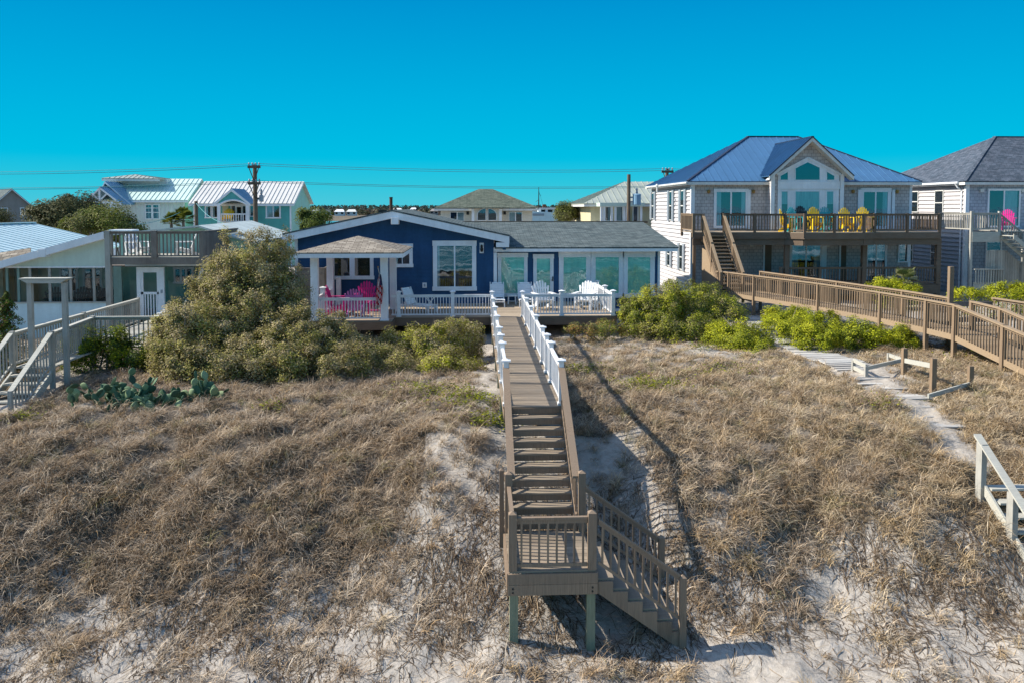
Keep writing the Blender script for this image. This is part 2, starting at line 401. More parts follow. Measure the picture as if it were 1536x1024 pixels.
def rail_panel(root, a, b, h=.95, w=.05, gap=.125, pick=.032, mat='white', low=.1, cap=.09, capm=None, thick=.045, name='railing', cap_mat=None, skirt=0, ends=.0):
    """one bay of railing from a to b (floor points, may slope): cap, bottom rail and balusters in one mesh"""
    a, b = Vector(a), Vector(b); r = MB(); up = Vector((0, 0, 1))
    r.vbar(a + up * (h - thick / 2), b + up * (h - thick / 2), cap, thick, 1 if cap_mat else 0)
    r.vbar(a + up * (h - thick - .035), b + up * (h - thick - .035), w * .8, .07)
    if low is not None and low > -5: r.vbar(a + up * low, b + up * low, w * .8, .06)
    L = (Vector((b.x - a.x, b.y - a.y, 0))).length; n = max(1, int(round(L / gap)))
    z0 = low if low is not None and low > -5 else -skirt
    if skirt: z0 = -skirt
    d = Vector((b.x - a.x, b.y - a.y, 0)).normalized(); sd = Vector((d.y, -d.x, 0))
    for k in range(n):
        p = a + (b - a) * ((k + .5) / n); pts = []
        q = pick / 2
        slope = (b.z - a.z) / max(L, 1e-6)
        bot, top = z0 , h - thick - .03
        if skirt: p = p - sd * 0
        poly = [p - d * q + up * (bot - slope * q), p + d * q + up * (bot + slope * q), p + d * q + up * (top + slope * q), p - d * q + up * (top - slope * q)]
        r.prism([v - sd * q for v in poly], sd * (2 * q))
    return r.build(name, [M[mat], M[cap_mat]] if cap_mat else M[mat], root)
def post(root, x, y, z0, z1, w=.12, mat='white', cap=True, base=False, name='post', capw=.045):
    p = MB(); p.box(x - w/2, x + w/2, y - w/2, y + w/2, z0, z1)
    if base: p.box(x - w/2 - .025, x + w/2 + .025, y - w/2 - .025, y + w/2 + .025, z0 + .002, z0 + .06)
    o = p.build(name, M[mat], root)
    if cap:
        c = MB(); e = w/2 + capw; c.box(x - e, x + e, y - e, y + e, z1, z1 + .03)
        i = len(c.v); t = z1 + .03
        c.v += [(x-e+.012,y-e+.012,t),(x+e-.012,y-e+.012,t),(x+e-.012,y+e-.012,t),(x-e+.012,y+e-.012,t),(x,y,t+.045)]
        for k in range(4): c.f.append((i+k, i+(k+1)%4, i+4)); c.m.append(0)
        c.build('post_cap', M[mat], o)
    return o
def boards(mb, x0, x1, y0, y1, z, w=.14, gap=.008, th=.035, along='x', m=0):
    """deck boards between limits; top at z"""
    lo, hi = (y0, y1) if along == 'x' else (x0, x1); k = lo
    while k < hi - .02:
        e = min(k + w - gap, hi); dz = random.uniform(-.002, .002)
        if along == 'x': mb.box(x0, x1, k, e, z - th, z + dz, m)
        else: mb.box(k, e, y0, y1, z - th, z + dz, m)
        k += w
# ---------------------------------------------------------------- ground
def hump(X, Y, x, y, r, h, ry=None):
    return h * np.exp(-(((X - x) / r) ** 2 + ((Y - y) / (ry or r)) ** 2))
def gz(X, Y):
    X = np.asarray(X, float); Y = np.asarray(Y, float)
    yw = Y + .35 * np.sin(X * .55 + 1.0) + .25 * np.sin(X * 1.3 + 2)          # the scarp wanders a little
    yw = np.where(Y < 22, yw, Y + (yw - Y) * np.clip((27 - Y) / 5, 0, 1))
    z = np.interp(yw, [-4000, -60, -30, 5, 11, 13, 14.3, 15.4, 16.6, 18, 19.5, 21.5, 25, 34, 60, 110, 150, 400, 6000],
                  [-9, -6.2, -4.6, -3.95, -3.5, -3.36, -3.16, -2.72, -2.08, -1.42, -.97, -.72, -.68, -.85, -.9, -1.6, -5.0, -5.4, -5.4])
    near = np.clip((50 - Y) / 10, 0, 1) * np.clip((Y - 10) / 3, 0, 1)
    z = z + near * (.07 * np.sin(1.9 * X + .8 * Y) * np.sin(1.3 * Y - .7 * X + 1) + .05 * np.sin(3.7 * X - 1.1 * Y + 2) * np.sin(2.9 * Y + .4 * X)
                    + .025 * np.sin(7.3 * X + 3.1 * Y) * np.sin(6.1 * Y - 2.2 * X) + .012 * np.sin(15 * X + 5 * Y) * np.sin(13 * Y - 4 * X))
    z = z - hump(X, Y, 2.9, 16.6, .95, .62, 2.0) - hump(X, Y, 3.8, 13.7, 1.0, .10) - hump(X, Y, 1.3, 19.0, .9, .3, 2.5)
    z = z + hump(X, Y, 5.6, 17.0, 1.8, .3, 1.6) + hump(X, Y, -5, 18, 3.0, .22, 2.0) + hump(X, Y, 9, 16.5, 2.0, .2, 1.5)
    z = z - hump(X, Y, 12, 22, 1.5, .12, 5)
    return z
def gz1(x, y): return float(gz(x, y))
def project(X, Y, Z):
    a = -YAW  # inverse of P
    dx, dy, dz = X, Y, Z - CAMZ
    x = dx * math.cos(YAW) - dy * math.sin(YAW); d = dx * math.sin(YAW) + dy * math.cos(YAW)
    c, s = math.cos(PIT), math.sin(PIT)
    depth = d * c - dz * s; up = dz * c + d * s
    return CXP + F * x / depth, CYP - F * up / depth

pt_ = [(13.9, 39.2), (13.2, 36.5), (12.6, 33.0), (12.45, 30.0), (12.4, 27.5), (12.6, 25.6)]
def patch(x, y, s, ph): return np.sin(x * s + ph) * np.sin(y * s * 1.1 - ph * 1.7) * .5 + np.sin(x * s * 2.3 - y * s * .9 + ph) * .3 + np.sin(y * s * 3.1 + x * s * 1.7 + 2 * ph) * .2
def seg_d(x, y, pts):
    d = np.full(len(x), 99.)
    for a, b in zip(pts[:-1], pts[1:]):
        vx, vy = b[0] - a[0], b[1] - a[1]; t = np.clip(((x - a[0]) * vx + (y - a[1]) * vy) / (vx * vx + vy * vy), 0, 1); d = np.minimum(d, np.hypot(x - a[0] - t * vx, y - a[1] - t * vy))
    return d
PATHL = pt_ + [(12.35, 24.0), (12.0, 20.0), (11.6, 18.2)]
def density(x, y):
    yl = y + np.where(x < -1, np.clip((-1 - x) * .22, 0, 1.3), 0) + .55 + .5 * patch(x, y, .8, 1.0) - 1.0 + .35 * patch(x, y, 2.2, 4)
    d = np.interp(yl, [12.4, 13.4, 14.6, 15.4, 16.2, 17.2, 24, 28, 33, 40], [.05, .10, .20, .48, .95, 1.0, .95, .8, .6, .45])
    d = d * np.clip(.86 + .9 * patch(x, y, 1.6, 2.5), np.interp(yl, [15.3, 16.6], [.14, .85]), 1)
    d = np.where((x > .2) & (x < 2.5) & (y > 14), d * np.where(y > 15.6, .10, .25), d)
    pit = (x > 2.3) & (x < 4.0) & (y > 14.6) & (y < 19.5); d = np.where(pit, d * .16, d)
    d = np.where((x > -1.2) & (x <= .3) & (y > 15) & (y < 27), d * (.35 + .4 * (y > 20)), d)
    d = d * (1 - .75 * np.exp(-((x + 9.0) / 1.6) ** 2 - ((y - 21.6) / .6) ** 2))
    d = d * np.clip((seg_d(x, y, PATHL) - np.where(y > 24, .55, .28)) / .45, 0, 1)
    d = np.where((x > 4.2) & (x < 7) & (y < 13.9), d * .25, d)
    d = d * (1 - .8 * np.exp(-((x - 8.6) / .8) ** 2 - ((y - 29) / 1.0) ** 2)) * (1 - .7 * np.exp(-((x - 13.2) / .7) ** 2 - ((y - 24.6) / 1.2) ** 2))
    d = d + .8 * np.exp(-((x - 2.9) / .8) ** 2 - ((y - 13.15) / .22) ** 2) + .5 * np.exp(-((x - .9) / .6) ** 2 - ((y - 13.0) / .25) ** 2)
    d = np.where((x > -7.2) & (x < 6.1) & (y > 33), 0, d); d = np.where((x > -13.4) & (x < -12) & (y > 21), 0, d)
    return d
def make_ground():
    xs = np.unique(np.concatenate([[-5000, -2000, -800, -300, -150, -90, -60, -45, -36], np.arange(-30, -14, .4), np.arange(-14, 16, .09), np.arange(16, 34, .4), [36, 45, 60, 90, 150, 300, 800, 2000, 5000]]))
    ys = np.unique(np.concatenate([[-3500, -800, -200, -80, -50, -30, -15, -5, 0, 4, 7, 9], np.arange(10.5, 24, .07), np.arange(24, 50, .25), np.arange(50, 150, 5), [170, 220, 400, 900, 2000, 6000]]))
    Xg, Yg = np.meshgrid(xs, ys); Z = gz(Xg, Yg)
    fine = np.clip((23 - Yg) / 4, 0, 1) * np.clip((Yg - 10.5), 0, 1) * (np.abs(Xg) < 16)
    Z = Z + fine * rng.normal(0, .006, Z.shape)
    V = np.stack([Xg, Yg, Z], -1).reshape(-1, 3); nx, ny = len(xs), len(ys)
    i = (np.arange(ny - 1)[:, None] * nx + np.arange(nx - 1)[None]).ravel()
    Q = np.stack([i, i + 1, i + nx + 1, i + nx], 1)
    m, nt, b = nodes('sand_ground'); v = coord(nt)
    g = nt.nodes.new('ShaderNodeNewGeometry'); sp = nt.nodes.new('ShaderNodeSeparateXYZ'); nt.links.new(g.outputs['Position'], sp.inputs[0])
    n1 = noise(nt, v, .9, 6, .65); n2 = noise(nt, v, 7, 5, .65); n3 = noise(nt, v, 60, 3, .6)
    sand = ramp(nt, n2.outputs['Fac'], [(.25, (.265, .235, .20)), (.55, (.375, .34, .295)), (.8, (.44, .40, .355))]).outputs[0]
    sand = mixc(nt, 1.0, sand, ramp(nt, n3.outputs['Fac'], [(.3, (.84,) * 3), (.6, (1.04,) * 3)]).outputs[0], 'MULTIPLY')
    duff_shade = ramp(nt, n2.outputs['Fac'], [(.3, (.05, .038, .027)), (.6, (.10, .078, .056)), (.8, (.20, .165, .125))]).outputs[0]
    # litter under the dune grass, gap shade painted into its dark tone: more above the scarp, none on the beach
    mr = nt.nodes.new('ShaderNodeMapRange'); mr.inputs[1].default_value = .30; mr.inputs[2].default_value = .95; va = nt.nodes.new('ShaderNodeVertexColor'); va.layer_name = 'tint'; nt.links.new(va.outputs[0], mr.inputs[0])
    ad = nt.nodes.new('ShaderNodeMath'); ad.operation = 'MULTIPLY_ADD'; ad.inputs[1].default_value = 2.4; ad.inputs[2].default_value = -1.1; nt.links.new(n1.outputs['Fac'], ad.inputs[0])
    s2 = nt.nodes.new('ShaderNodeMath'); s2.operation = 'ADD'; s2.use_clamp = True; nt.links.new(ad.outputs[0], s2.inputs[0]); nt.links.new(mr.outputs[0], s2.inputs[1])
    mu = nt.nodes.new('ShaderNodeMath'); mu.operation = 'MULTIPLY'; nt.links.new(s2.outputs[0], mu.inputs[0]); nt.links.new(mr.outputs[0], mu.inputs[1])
    c = mixc(nt, mu.outputs[0], sand, duff_shade)
    far = nt.nodes.new('ShaderNodeMapRange'); far.inputs[1].default_value = 105; far.inputs[2].default_value = 140; nt.links.new(sp.outputs[1], far.inputs[0])
    c = mixc(nt, far.outputs[0], c, (.10, .085, .05))
    nt.links.new(c, b.inputs['Base Color']); b.inputs['Roughness'].default_value = .95; b.inputs['Specular IOR Level'].default_value = .1
    bump(nt, b, n2.outputs['Fac'], .7, .07)
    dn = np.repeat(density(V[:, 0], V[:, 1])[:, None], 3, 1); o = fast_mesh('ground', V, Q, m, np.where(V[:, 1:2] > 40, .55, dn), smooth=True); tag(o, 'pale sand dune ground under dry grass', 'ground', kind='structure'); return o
make_ground()

def sheet(name, x0, x1, y0, y1, z, m, label, cat):
    b = MB(); b.face([(x0, y0, z), (x1, y0, z), (x1, y1, z), (x0, y1, z)]); return tag(b.build(name, m), label, cat, kind='structure')
mm, nt, b = nodes('marsh_grass'); v = coord(nt, (1, .25, 1)); n = noise(nt, v, .02, 8, .7); n2 = noise(nt, v, .2, 4, .6)
c = ramp(nt, n.outputs['Fac'], [(.3, (.060, .048, .028)), (.5, (.115, .085, .048)), (.7, (.17, .13, .075))]).outputs[0]
nt.links.new(mixc(nt, 1.0, c, ramp(nt, n2.outputs['Fac'], [(.3, (.75,) * 3), (.7, (1.1,) * 3)]).outputs[0], 'MULTIPLY'), b.inputs['Base Color']); b.inputs['Roughness'].default_value = .95
sheet('marsh', -5000, 5000, 150, 6000, -4.75, mm, 'flat brown salt marsh beyond the houses', 'marsh')
mw, nt, b = nodes('creek_water'); b.inputs['Base Color'].default_value = (.10, .14, .16, 1); b.inputs['Roughness'].default_value = .12
w = MB(); pts = [(-112, 540), (-84, 548), (-78, 470), (-88, 420), (-92, 455), (-104, 470)]
w.face([(x, y, -4.70) for x, y in [(-112, 520), (-104, 462), (-92, 450), (-88, 428), (-78, 470), (-84, 548)]])
tag(w.build('creek_water', mw), 'thin pale creek winding through the marsh', 'creek', kind='structure')
ms, nt, b = nodes('sea_water'); b.inputs['Base Color'].default_value = (.05, .14, .15, 1); b.inputs['Roughness'].default_value = .18
n = noise(nt, coord(nt), .25, 8, .7); bump(nt, b, n.outputs['Fac'], .8, .6)
fo = noise(nt, coord(nt, (.25, 1, 1)), .12, 6, .7); nt.links.new(ramp(nt, fo.outputs['Fac'], [(.50, (.05, .14, .15)), (.62, (.62, .70, .70))]).outputs[0], b.inputs['Base Color'])
sheet('sea', -5000, 5000, -6000, -42, -4.95, ms, 'ocean behind the beach', 'sea')

# ---------------------------------------------------------------- world, sun, camera
SUN_EL, SUN_AZ = R(38), R(278)       # azimuth clockwise from +Y
w = bpy.data.worlds.new('World'); bpy.context.scene.world = w; w.use_nodes = True; nt = w.node_tree
bg = nt.nodes['Background']; sk = nt.nodes.new('ShaderNodeTexSky'); sk.sky_type = 'NISHITA'; sk.sun_disc = False
sk.sun_elevation = SUN_EL; sk.sun_rotation = SUN_AZ; sk.altitude = 10; sk.air_density = 1.0; sk.dust_density = .35; sk.ozone_density = 1.5
SKY = .15; EXPO = .82
tc = nt.nodes.new('ShaderNodeTexCoord'); sz = nt.nodes.new('ShaderNodeSeparateXYZ'); nt.links.new(tc.outputs['Generated'], sz.inputs[0])
low = ramp(nt, sz.outputs[2], [(0, (.075, .58, .715)), (.03, (.026, .565, .735)), (.06, (0, .52, .776)), (.13, (0, .435, .745)), (.25, (0, .292, .645)), (.5, (.03, .20, .52))]).outputs[0]
scl = nt.nodes.new('ShaderNodeVectorMath'); scl.operation = 'SCALE'; scl.inputs[3].default_value = 1 / SKY / 2 ** EXPO; nt.links.new(low, scl.inputs[0])
fr = nt.nodes.new('ShaderNodeMapRange'); fr.inputs[1].default_value = .30; fr.inputs[2].default_value = .55; fr.inputs[3].default_value = 1.0; fr.inputs[4].default_value = 0; nt.links.new(sz.outputs[2], fr.inputs[0])
nt.links.new(mixc(nt, fr.outputs[0], sk.outputs[0], scl.outputs[0]), bg.inputs['Color']); bg.inputs['Strength'].default_value = SKY
sd = bpy.data.lights.new('sun', 'SUN'); sd.energy = 4.8; sd.angle = R(.5); sd.color = (1, .93, .82)
so = bpy.data.objects.new('sun', sd); C.objects.link(so)
ts = Vector((math.sin(SUN_AZ) * math.cos(SUN_EL), math.cos(SUN_AZ) * math.cos(SUN_EL), math.sin(SUN_EL)))
so.rotation_euler = (-ts).to_track_quat('-Z', 'Y').to_euler(); so.location = ts * 60
cd = bpy.data.cameras.new('camera'); co = bpy.data.objects.new('camera', cd); C.objects.link(co)
co.location = (0, 0, CAMZ); co.rotation_euler = (R(90) - PIT, 0, -YAW)
cd.sensor_fit = 'HORIZONTAL'; cd.sensor_width = 36; cd.lens = 36 * F / 1536; cd.shift_y = -(512 - CYP) / 1536; cd.clip_end = 9000; cd.clip_start = .1
sc = bpy.context.scene; sc.camera = co
sc.view_settings.view_transform = 'Standard'; sc.view_settings.look = 'None'; sc.view_settings.exposure = EXPO; sc.view_settings.gamma = 1.0
sc.cycles.max_bounces = 6; sc.cycles.transparent_max_bounces = 12

def each(name, mat, root, boxes):
    for b in boxes: m_ = MB(); m_.box(*b); m_.build(name, M[mat], root)
# ---------------------------------------------------------------- boardwalk with stairs
bw = thing('boardwalk', 'long straight boardwalk with white railings and brown stairs down to the sand', 'boardwalk', (1.35, 15, -3.1))
X0, X1, YT, YE = .64, 2.08, 18.2, 33.4
d = MB(); boards(d, X0, X1, YT, YE, 0, .142, .007); d.build('walkway_floor', M['deckbrown'], bw)
for sx in (X0 + .02, X1 - .06): d = MB(); d.box(sx, sx + .04, YT + .02, YE, -.30, -.038); d.build('side_beam', M['stairbrown'], bw)
each('joist', 'stairbrown', bw, [(X0 + .06, X1 - .06, 19.0 + k * 1.75, 19.05 + k * 1.75, -.28, -.04) for k in range(9)])
yp = [18.34, 20.75, 22.0, 23.4, 25.9, 28.2, 30.8, 33.3]
for sx in (X0 + .08, X1 - .08):
    for y in yp: post(bw, sx, y, 0, 1.03, .115, 'white', True, True)
    for a, b_ in zip(yp[:-1], yp[1:]): rail_panel(bw, (sx, a + .06, 0), (sx, b_ - .06, 0), .92, .05, .125, .032, 'white', .09, .075, name='railing')
    for y in (20.6, 23.2, 25.8, 28.4, 31.0):
        p = MB(); p.box(sx - .07, sx + .07, y - .07, y + .07, gz1(sx, y) - .3, -.30); p.build('pile', M['treated'], bw)
# stairs
NR, RISE, RUN = 10, .185, .288
for k in range(NR - 1):
    z = -RISE * (k + 1); y1 = YT - RUN * k; d = MB()
    d.box(X0 + .10, X1 - .10, y1 - RUN - .02, y1 - RUN * .5 - .004, z - .035, z); d.box(X0 + .10, X1 - .10, y1 - RUN * .5 + .004, y1 + .0, z - .035, z)
    d.build('tread', M['deckbrown'], bw)
d = MB()
for k in range(NR):
    z = -RISE * (k + 1); y1 = YT - RUN * k; d.box(X0 + .10, X1 - .10, y1 - .022, y1 - .002, z + (.035 if k else .02), z + RISE - .038)
d.build('risers', M['stairbrown'], bw)
LZ, LY0, LY1, LX0, LX1 = -1.86, 13.86, YT - RUN * 9, .60, 2.14
for sx in (X0 + .075, X1 - .075):
    d = MB(); d.vbar((sx, YT + .02, -.16), (sx, LY1 - .02, LZ - .02), .05, .34); d.build('stringer', M['stairbrown'], bw)
    rail_panel(bw, (sx, YT + .2, 0), (sx, LY1 - .05, LZ + .16), .96, .05, .15, .035, 'stairbrown', .16, .15, thick=.045, name='stair_railing')
d = MB(); boards(d, LX0, LX1, LY0, LY1 + .02, LZ, .142, .007); d.build('landing_floor', M['deckbrown'], bw)
d = MB()
for zz in (-.04, -.235):
    d.box(LX0 - .03, LX1 + .03, LY0 - .045, LY0 - .005, LZ + zz - .19, LZ + zz); d.box(LX0 - .045, LX0 - .005, LY0 - .003, LY1, LZ + zz - .19, LZ + zz); d.box(LX1 + .005, LX1 + .045, LY0 - .003, LY1, LZ + zz - .19, LZ + zz)
d.build('landing_rim', M['stairbrown'], bw)
for x in (LX0 + .06, LX1 - .06):
    for z in (LZ - .30, LZ - .37): bt = MB(); bt.tube([(x, LY0 - .046, z), (x, LY0 - .056, z)], .018, 8); bt.build('bolt', M['black'], bw)
for (x, y) in ((LX0 + .08, LY0 + .06), (LX1 - .08, LY0 + .06), (LX0 + .08, LY1 - .06), (LX1 - .08, LY1 - .06)):
    p = MB(); p.box(x - .075, x + .075, y - .075, y + .075, gz1(x, y) - .4, LZ - .235 - .19); p.build('pile', M['treated'], bw)
def newel(x, y, z0, z1, w=.145):
    p = MB(); p.box(x - w/2, x + w/2, y - w/2, y + w/2, z0, z1); i = len(p.v)
    p.v += [(x-w/2, y-w/2, z1), (x+w/2, y-w/2, z1), (x+w/2, y+w/2, z1), (x-w/2, y+w/2, z1), (x, y, z1 + .05)]
    for k in range(4): p.f.append((i+k, i+(k+1) % 4, i+4)); p.m.append(0)
    return p.build('post', M['stairbrown'], bw)
newel(LX0 + .06, LY0 + .06, LZ, LZ + 1.02); newel(LX1 - .06, LY0 + .06, LZ, LZ + 1.02)
newel(LX0 + .06, LY1 - .02, LZ, LZ + 1.18); newel(LX1 - .02, LY1 - .02, LZ, LZ + 1.18)
newel(LX0 - .07, LY1 + .25, gz1(.5, LY1 + .2) - .3, LZ + 1.16, .09)
rail_panel(bw, (LX0 + .14, LY0 + .06, LZ), (LX1 - .14, LY0 + .06, LZ), .95, .05, .15, .036, 'stairbrown', .08, .075, name='landing_railing')
rail_panel(bw, (LX0 + .06, LY0 + .14, LZ), (LX0 + .06, LY1 - .1, LZ), .95, .05, .15, .036, 'stairbrown', .08, .075, name='landing_railing')
SN, SR, SG = 7, .192, .268; sx0 = LX1 + .05
for k in range(SN - 1):
    z = LZ - SR * (k + 1); x = sx0 + SG * k; d = MB(); d.box(x, x + SG + .02, LY0 + .06, LY1 - .1, z - .035, z); d.build('tread', M['deckbrown'], bw)
for yy in (LY0 + .03, LY1 - .08):
    pts = [(sx0, LZ - .03)]
    for k in range(SN - 1): pts += [(sx0 + SG * k, LZ - SR * (k + 1) - .036), (sx0 + SG * (k + 1), LZ - SR * (k + 1) - .036)]
    xe, ze = sx0 + SG * (SN - 1), LZ - SR * SN
    pts += [(xe, ze + .0), (xe - .12, ze - .06), (sx0, LZ - .42)]
    d = MB(); i = 0
    # saw-tooth stringer as stacked convex pieces
    for k in range(SN - 1):
        xa, xb, zt = sx0 + SG * k, sx0 + SG * (k + 1), LZ - SR * (k + 1) - .036
        la, lb = LZ - .44 - SR / SG * (xa - sx0), LZ - .44 - SR / SG * (xb - sx0)
        d.prism([(xa, yy - .02, la), (xb, yy - .02, lb), (xb, yy - .02, zt), (xa, yy - .02, zt)], (0, .04, 0))
    d.build('stringer', M['stairbrown'], bw)
    xs_ = sx0 + .08; e = sx0 + SG * (SN - 1) - .08
    ztop = -2.02 if yy < 14.3 else -1.98
    ge = gz1(e, yy)
    newel(e, yy - .01 if yy < 14.3 else yy, ge - .2, ztop - .02, .12)
    a, b_ = (sx0 + .0, yy, LZ - .08), (e - .05, yy, LZ - .08 - SR / SG * (e - .05 - sx0))
    rail_panel(bw, a, b_, 1.0, .05, .15, .036, 'stairbrown', .2, .08, name='stair_railing')

# ---------------------------------------------------------------- blue house
YG, YW = 38.0, 38.6
bh = thing('beach_house', 'navy blue single storey beach house with white trim and low grey shingle roofs', 'house', (0, 42, -1))
XL, XR = PX(447, YG, 430), PX(741, YG, 400); xp = PX(588, 37.4, 317); zp = PZ(317, 37.4, 588) ; SL = .215
def gtop(x): return zp - .34 - SL * abs(x - xp)
wl = MB(); lap(wl, [(XL, -.4), (XR, -.4), (XR, gtop(XR)), (xp, gtop(xp)), (XL, gtop(XL))], fY(YG), .17, .024)
wl.build('front_wall', M['navy'], bh)
b_ = MB(); b_.prism([(XL, YG + .03, -1), (XR, YG + .03, -1), (XR, YG + .03, gtop(XR)), (xp, YG + .03, gtop(xp)), (XL, YG + .03, gtop(XL))], (0, 8.8, 0))
b_.build('main_walls', M['navy'], bh)
XE = PX(987, YW, 400)
wl = MB(); lap(wl, [(XR + .1, -.75), (XE, -.75), (XE, 2.5), (XR + .1, 2.5)], fY(YW), .17, .024); wl.build('wing_front_wall', M['navy'], bh)
wl = MB(); wl.box(XR + .02, XE - .01, YW + .03, 46.2, -1, 2.5); wl.build('wing_walls', M['navy'], bh)
def rs(x): return zp - SL * abs(x - xp)
xl, xr = PX(423, 37.4, 358), PX(764, 37.4, 352)
rf = MB(); slab(rf, [(xl, 37.40, rs(xl) + .06), (xp, 37.40, rs(xp) + .06), (xp, 47.3, rs(xp) + .06), (xl, 47.3, rs(xl) + .06)], .07); slab(rf, [(xp, 37.40, rs(xp) + .06), (xr, 37.40, rs(xr) + .06), (xr, 47.3, rs(xr) + .06), (xp, 47.3, rs(xp) + .06)], .07)
rf.build('gable_roof', M['shgrey'], bh)
f = MB()
for s, xx in ((-1, xl), (1, xr)):
    f.prism([(xp, 37.42, rs(xp) - .012), (xx, 37.42, rs(xx) - .012), (xx, 37.42, rs(xx) - .34), (xp, 37.42, rs(xp) - .34)], (0, .05, 0))
    f.prism([(xp, 37.475, rs(xp) - .30), (xx, 37.475, rs(xx) - .30), (xx, 37.475, rs(xx) - .33), (xp, 37.475, rs(xp) - .33)], (0, .55, 0))
f.build('fascia', M['trim'], bh)
f = MB(); f.box(xr - .62, xr - .01, 37.415, 37.47, rs(xr) - .52, rs(xr) - .30); f.box(xr - .04, xr, 37.475, 40.5, rs(xr) - .30, rs(xr) - .015); f.build('eave_box', M['trim'], bh)
f = MB(); xa, xb = PX(586.5, 37.3, 330), PX(597.5, 37.3, 330); f.box(xa - .0, xb, 37.30, 37.9, PZ(337, 37.3, 590), rs(xp) - .28); f.build('ridge_beam_end', M['trim'], bh, .01)
each('corner_board', 'trim', bh, [(XL - .12, XL + .02, YG - .035, YG - .0, -.4, gtop(XL) - .01), (XR - .02, XR + .14, YG - .035, YG + .6, -.4, 2.42), (XE - .02, XE + .10, YW - .03, YW + .1, -.75, 2.45)])
# wing roof
ze, zr, Ye, Yr = PZ(371, 37.95, 860), PZ(333, 45.0, 860), 37.95, 45.0
xe, xrr = PX(1018, Ye, 374), PX(964, Yr, 333)
rf = MB(); slab(rf, [(XR + .05, Ye, ze), (xe, Ye, ze), (xrr, Yr, zr), (-2.6, Yr, zr), (-2.6, 40.5, ze + (zr - ze) * (40.5 - Ye) / (Yr - Ye)), (XR + .05, 40.5, ze + (zr - ze) * (40.5 - Ye) / (Yr - Ye))], .07)
slab(rf, [(xe, Ye, ze - .002), (xe, 52, ze - .002), (xrr, Yr, zr - .002)], .07); slab(rf, [(xrr, Yr, zr - .002), (xe, 52, ze), (-2.6, 52, ze), (-2.6, Yr, zr - .002)], .07)
rf.build('wing_roof', M['shgrey'], bh)
rc = MB(); rc.box(-.9, xrr, Yr - .1, Yr + .1, zr - .01, zr + .035); rc.build('ridge_cap', M['darkbrown'], bh)
f = MB(); f.box(XR - .02, xe - .03, Ye + .02, Ye + .06, ze - .22, ze - .015); f.box(xe - .06, xe - .03, Ye + .062, 51, ze - .22, ze - .075); f.box(XR + .0, xe - .062, Ye + .062, YW - .02, ze - .20, ze - .18)
f.build('eave_fascia', M['trim'], bh)
tw = MB(); tw.prism([(xr - .3, 37.6, ze - .1), (xr - .3, 44.0, ze - .1), (xr - .3, 44.0, rs(xr) - .05), (xr - .3, 37.6, rs(xr) - .05)], (.15, 0, 0)); tw.build('valley_wall', M['navy'], bh)
pw(bh, 656, 369, 708, 430, YG, mull=(.5,), cas=.20, rail=.035, curtain=[(0, .07)])
pw(bh, 502, 384, 555, 414, YG, mull=(.5,), cas=.17, rail=.12)
pw(bh, 593, 372, 614, 396, YG, cas=.16, mull=(.5,), rail=.02)
pw(bh, 752, 386, 786, 440, YW, cas=.17, back='tealroom', pane='glassteal')
pw(bh, 845, 386, 879, 440, YW, cas=.225, back='tealroom', pane='glassteal'); pw(bh, 893, 386, 928, 440, YW, cas=.225, back='tealroom', pane='glassteal'); pw(bh, 941, 386, 975, 440, YW, cas=.225, back='tealroom', pane='glassteal')
pw(bh, 805, 388, 825, 440, YW, cas=.17, name='door', back='tealroom', pane='glassteal', sill=False)
h = MB(); xh = PX(829, YW); h.box(xh - .025, xh + .025, YW - .12, YW - .088, 1.0, 1.22); h.tube([(xh, YW - .14, 1.05), (xh - .1, YW - .14, 1.05)], .015, 6); h.build('door_handle', M['black'], bh)
f = MB(); f.box(PX(797, YW), PX(833, YW), YW - .07, YW - .02, .02, PZ(442, YW, 815)); f.build('door_panel', M['trim'], bh)
f = MB(); f.box(PX(920, YW), XE + .06, YW - .06, YW - .0, PZ(467, YW, 950), PZ(463, YW, 950)); f.build('base_board', M['trim'], bh)
lm = MB(); xa = PX(722.5, YG, 372); lm.box(xa - .1, xa + .1, YG - .05, YG - .02, PZ(380, YG, 722), PZ(364.5, YG, 722)); lp = lm.build('wall_lamp', M['trim'], bh)
lm = MB(); zc = PZ(372, YG, 722); lm.lathe([(.02, .16), (.06, .1), (.055, -.02), (.085, -.03), (.06, -.17), (.03, -.19)], (xa, YG - .14, zc), 8); lm.bar((xa, YG - .06, zc + .12), (xa, YG - .15, zc + .12), .03, .03); lm.build('lantern', M['black'], lp)
ob = MB(); xa, zc = PX(637, YG, 428), PZ(428, YG, 637); ob.box(xa - .1, xa + .1, YG - .05, YG - .018, zc - .12, zc + .12); ow = ob.build('outlet_plate', M['trim'], bh)
ob = MB(); ob.box(xa - .045, xa + .045, YG - .075, YG - .051, zc - .07, zc + .07); ob.build('outlet_cover', M['greymetal'], ow)
xf = PX(586.5, 43, 300); f = MB(); zf = PZ(296, 43, 586); f.tube([(xf, 43, 3.9), (xf, 43, zf - .1), (xf, 43, zf)], [.085, .085, .10], 10); f.build('stove_pipe', M['rust'], bh)
xf = PX(592.5, 42, 314); f = MB(); f.tube([(xf, 42, 4.0), (xf, 42, PZ(315, 42, 592))], .05, 8); f.lathe([(.09, 0), (.12, .05), (.07, .12), (.02, .14)], (xf, 42, PZ(316, 42, 592)), 10); f.build('vent_pipe', M['black'], bh)
f = MB(); xa = PX(574, 41, 318); f.box(xa - .22, xa + .18, 41, 41.5, rs(xa) + .03, rs(xa) + .22); f.build('roof_box', M['black'], bh)

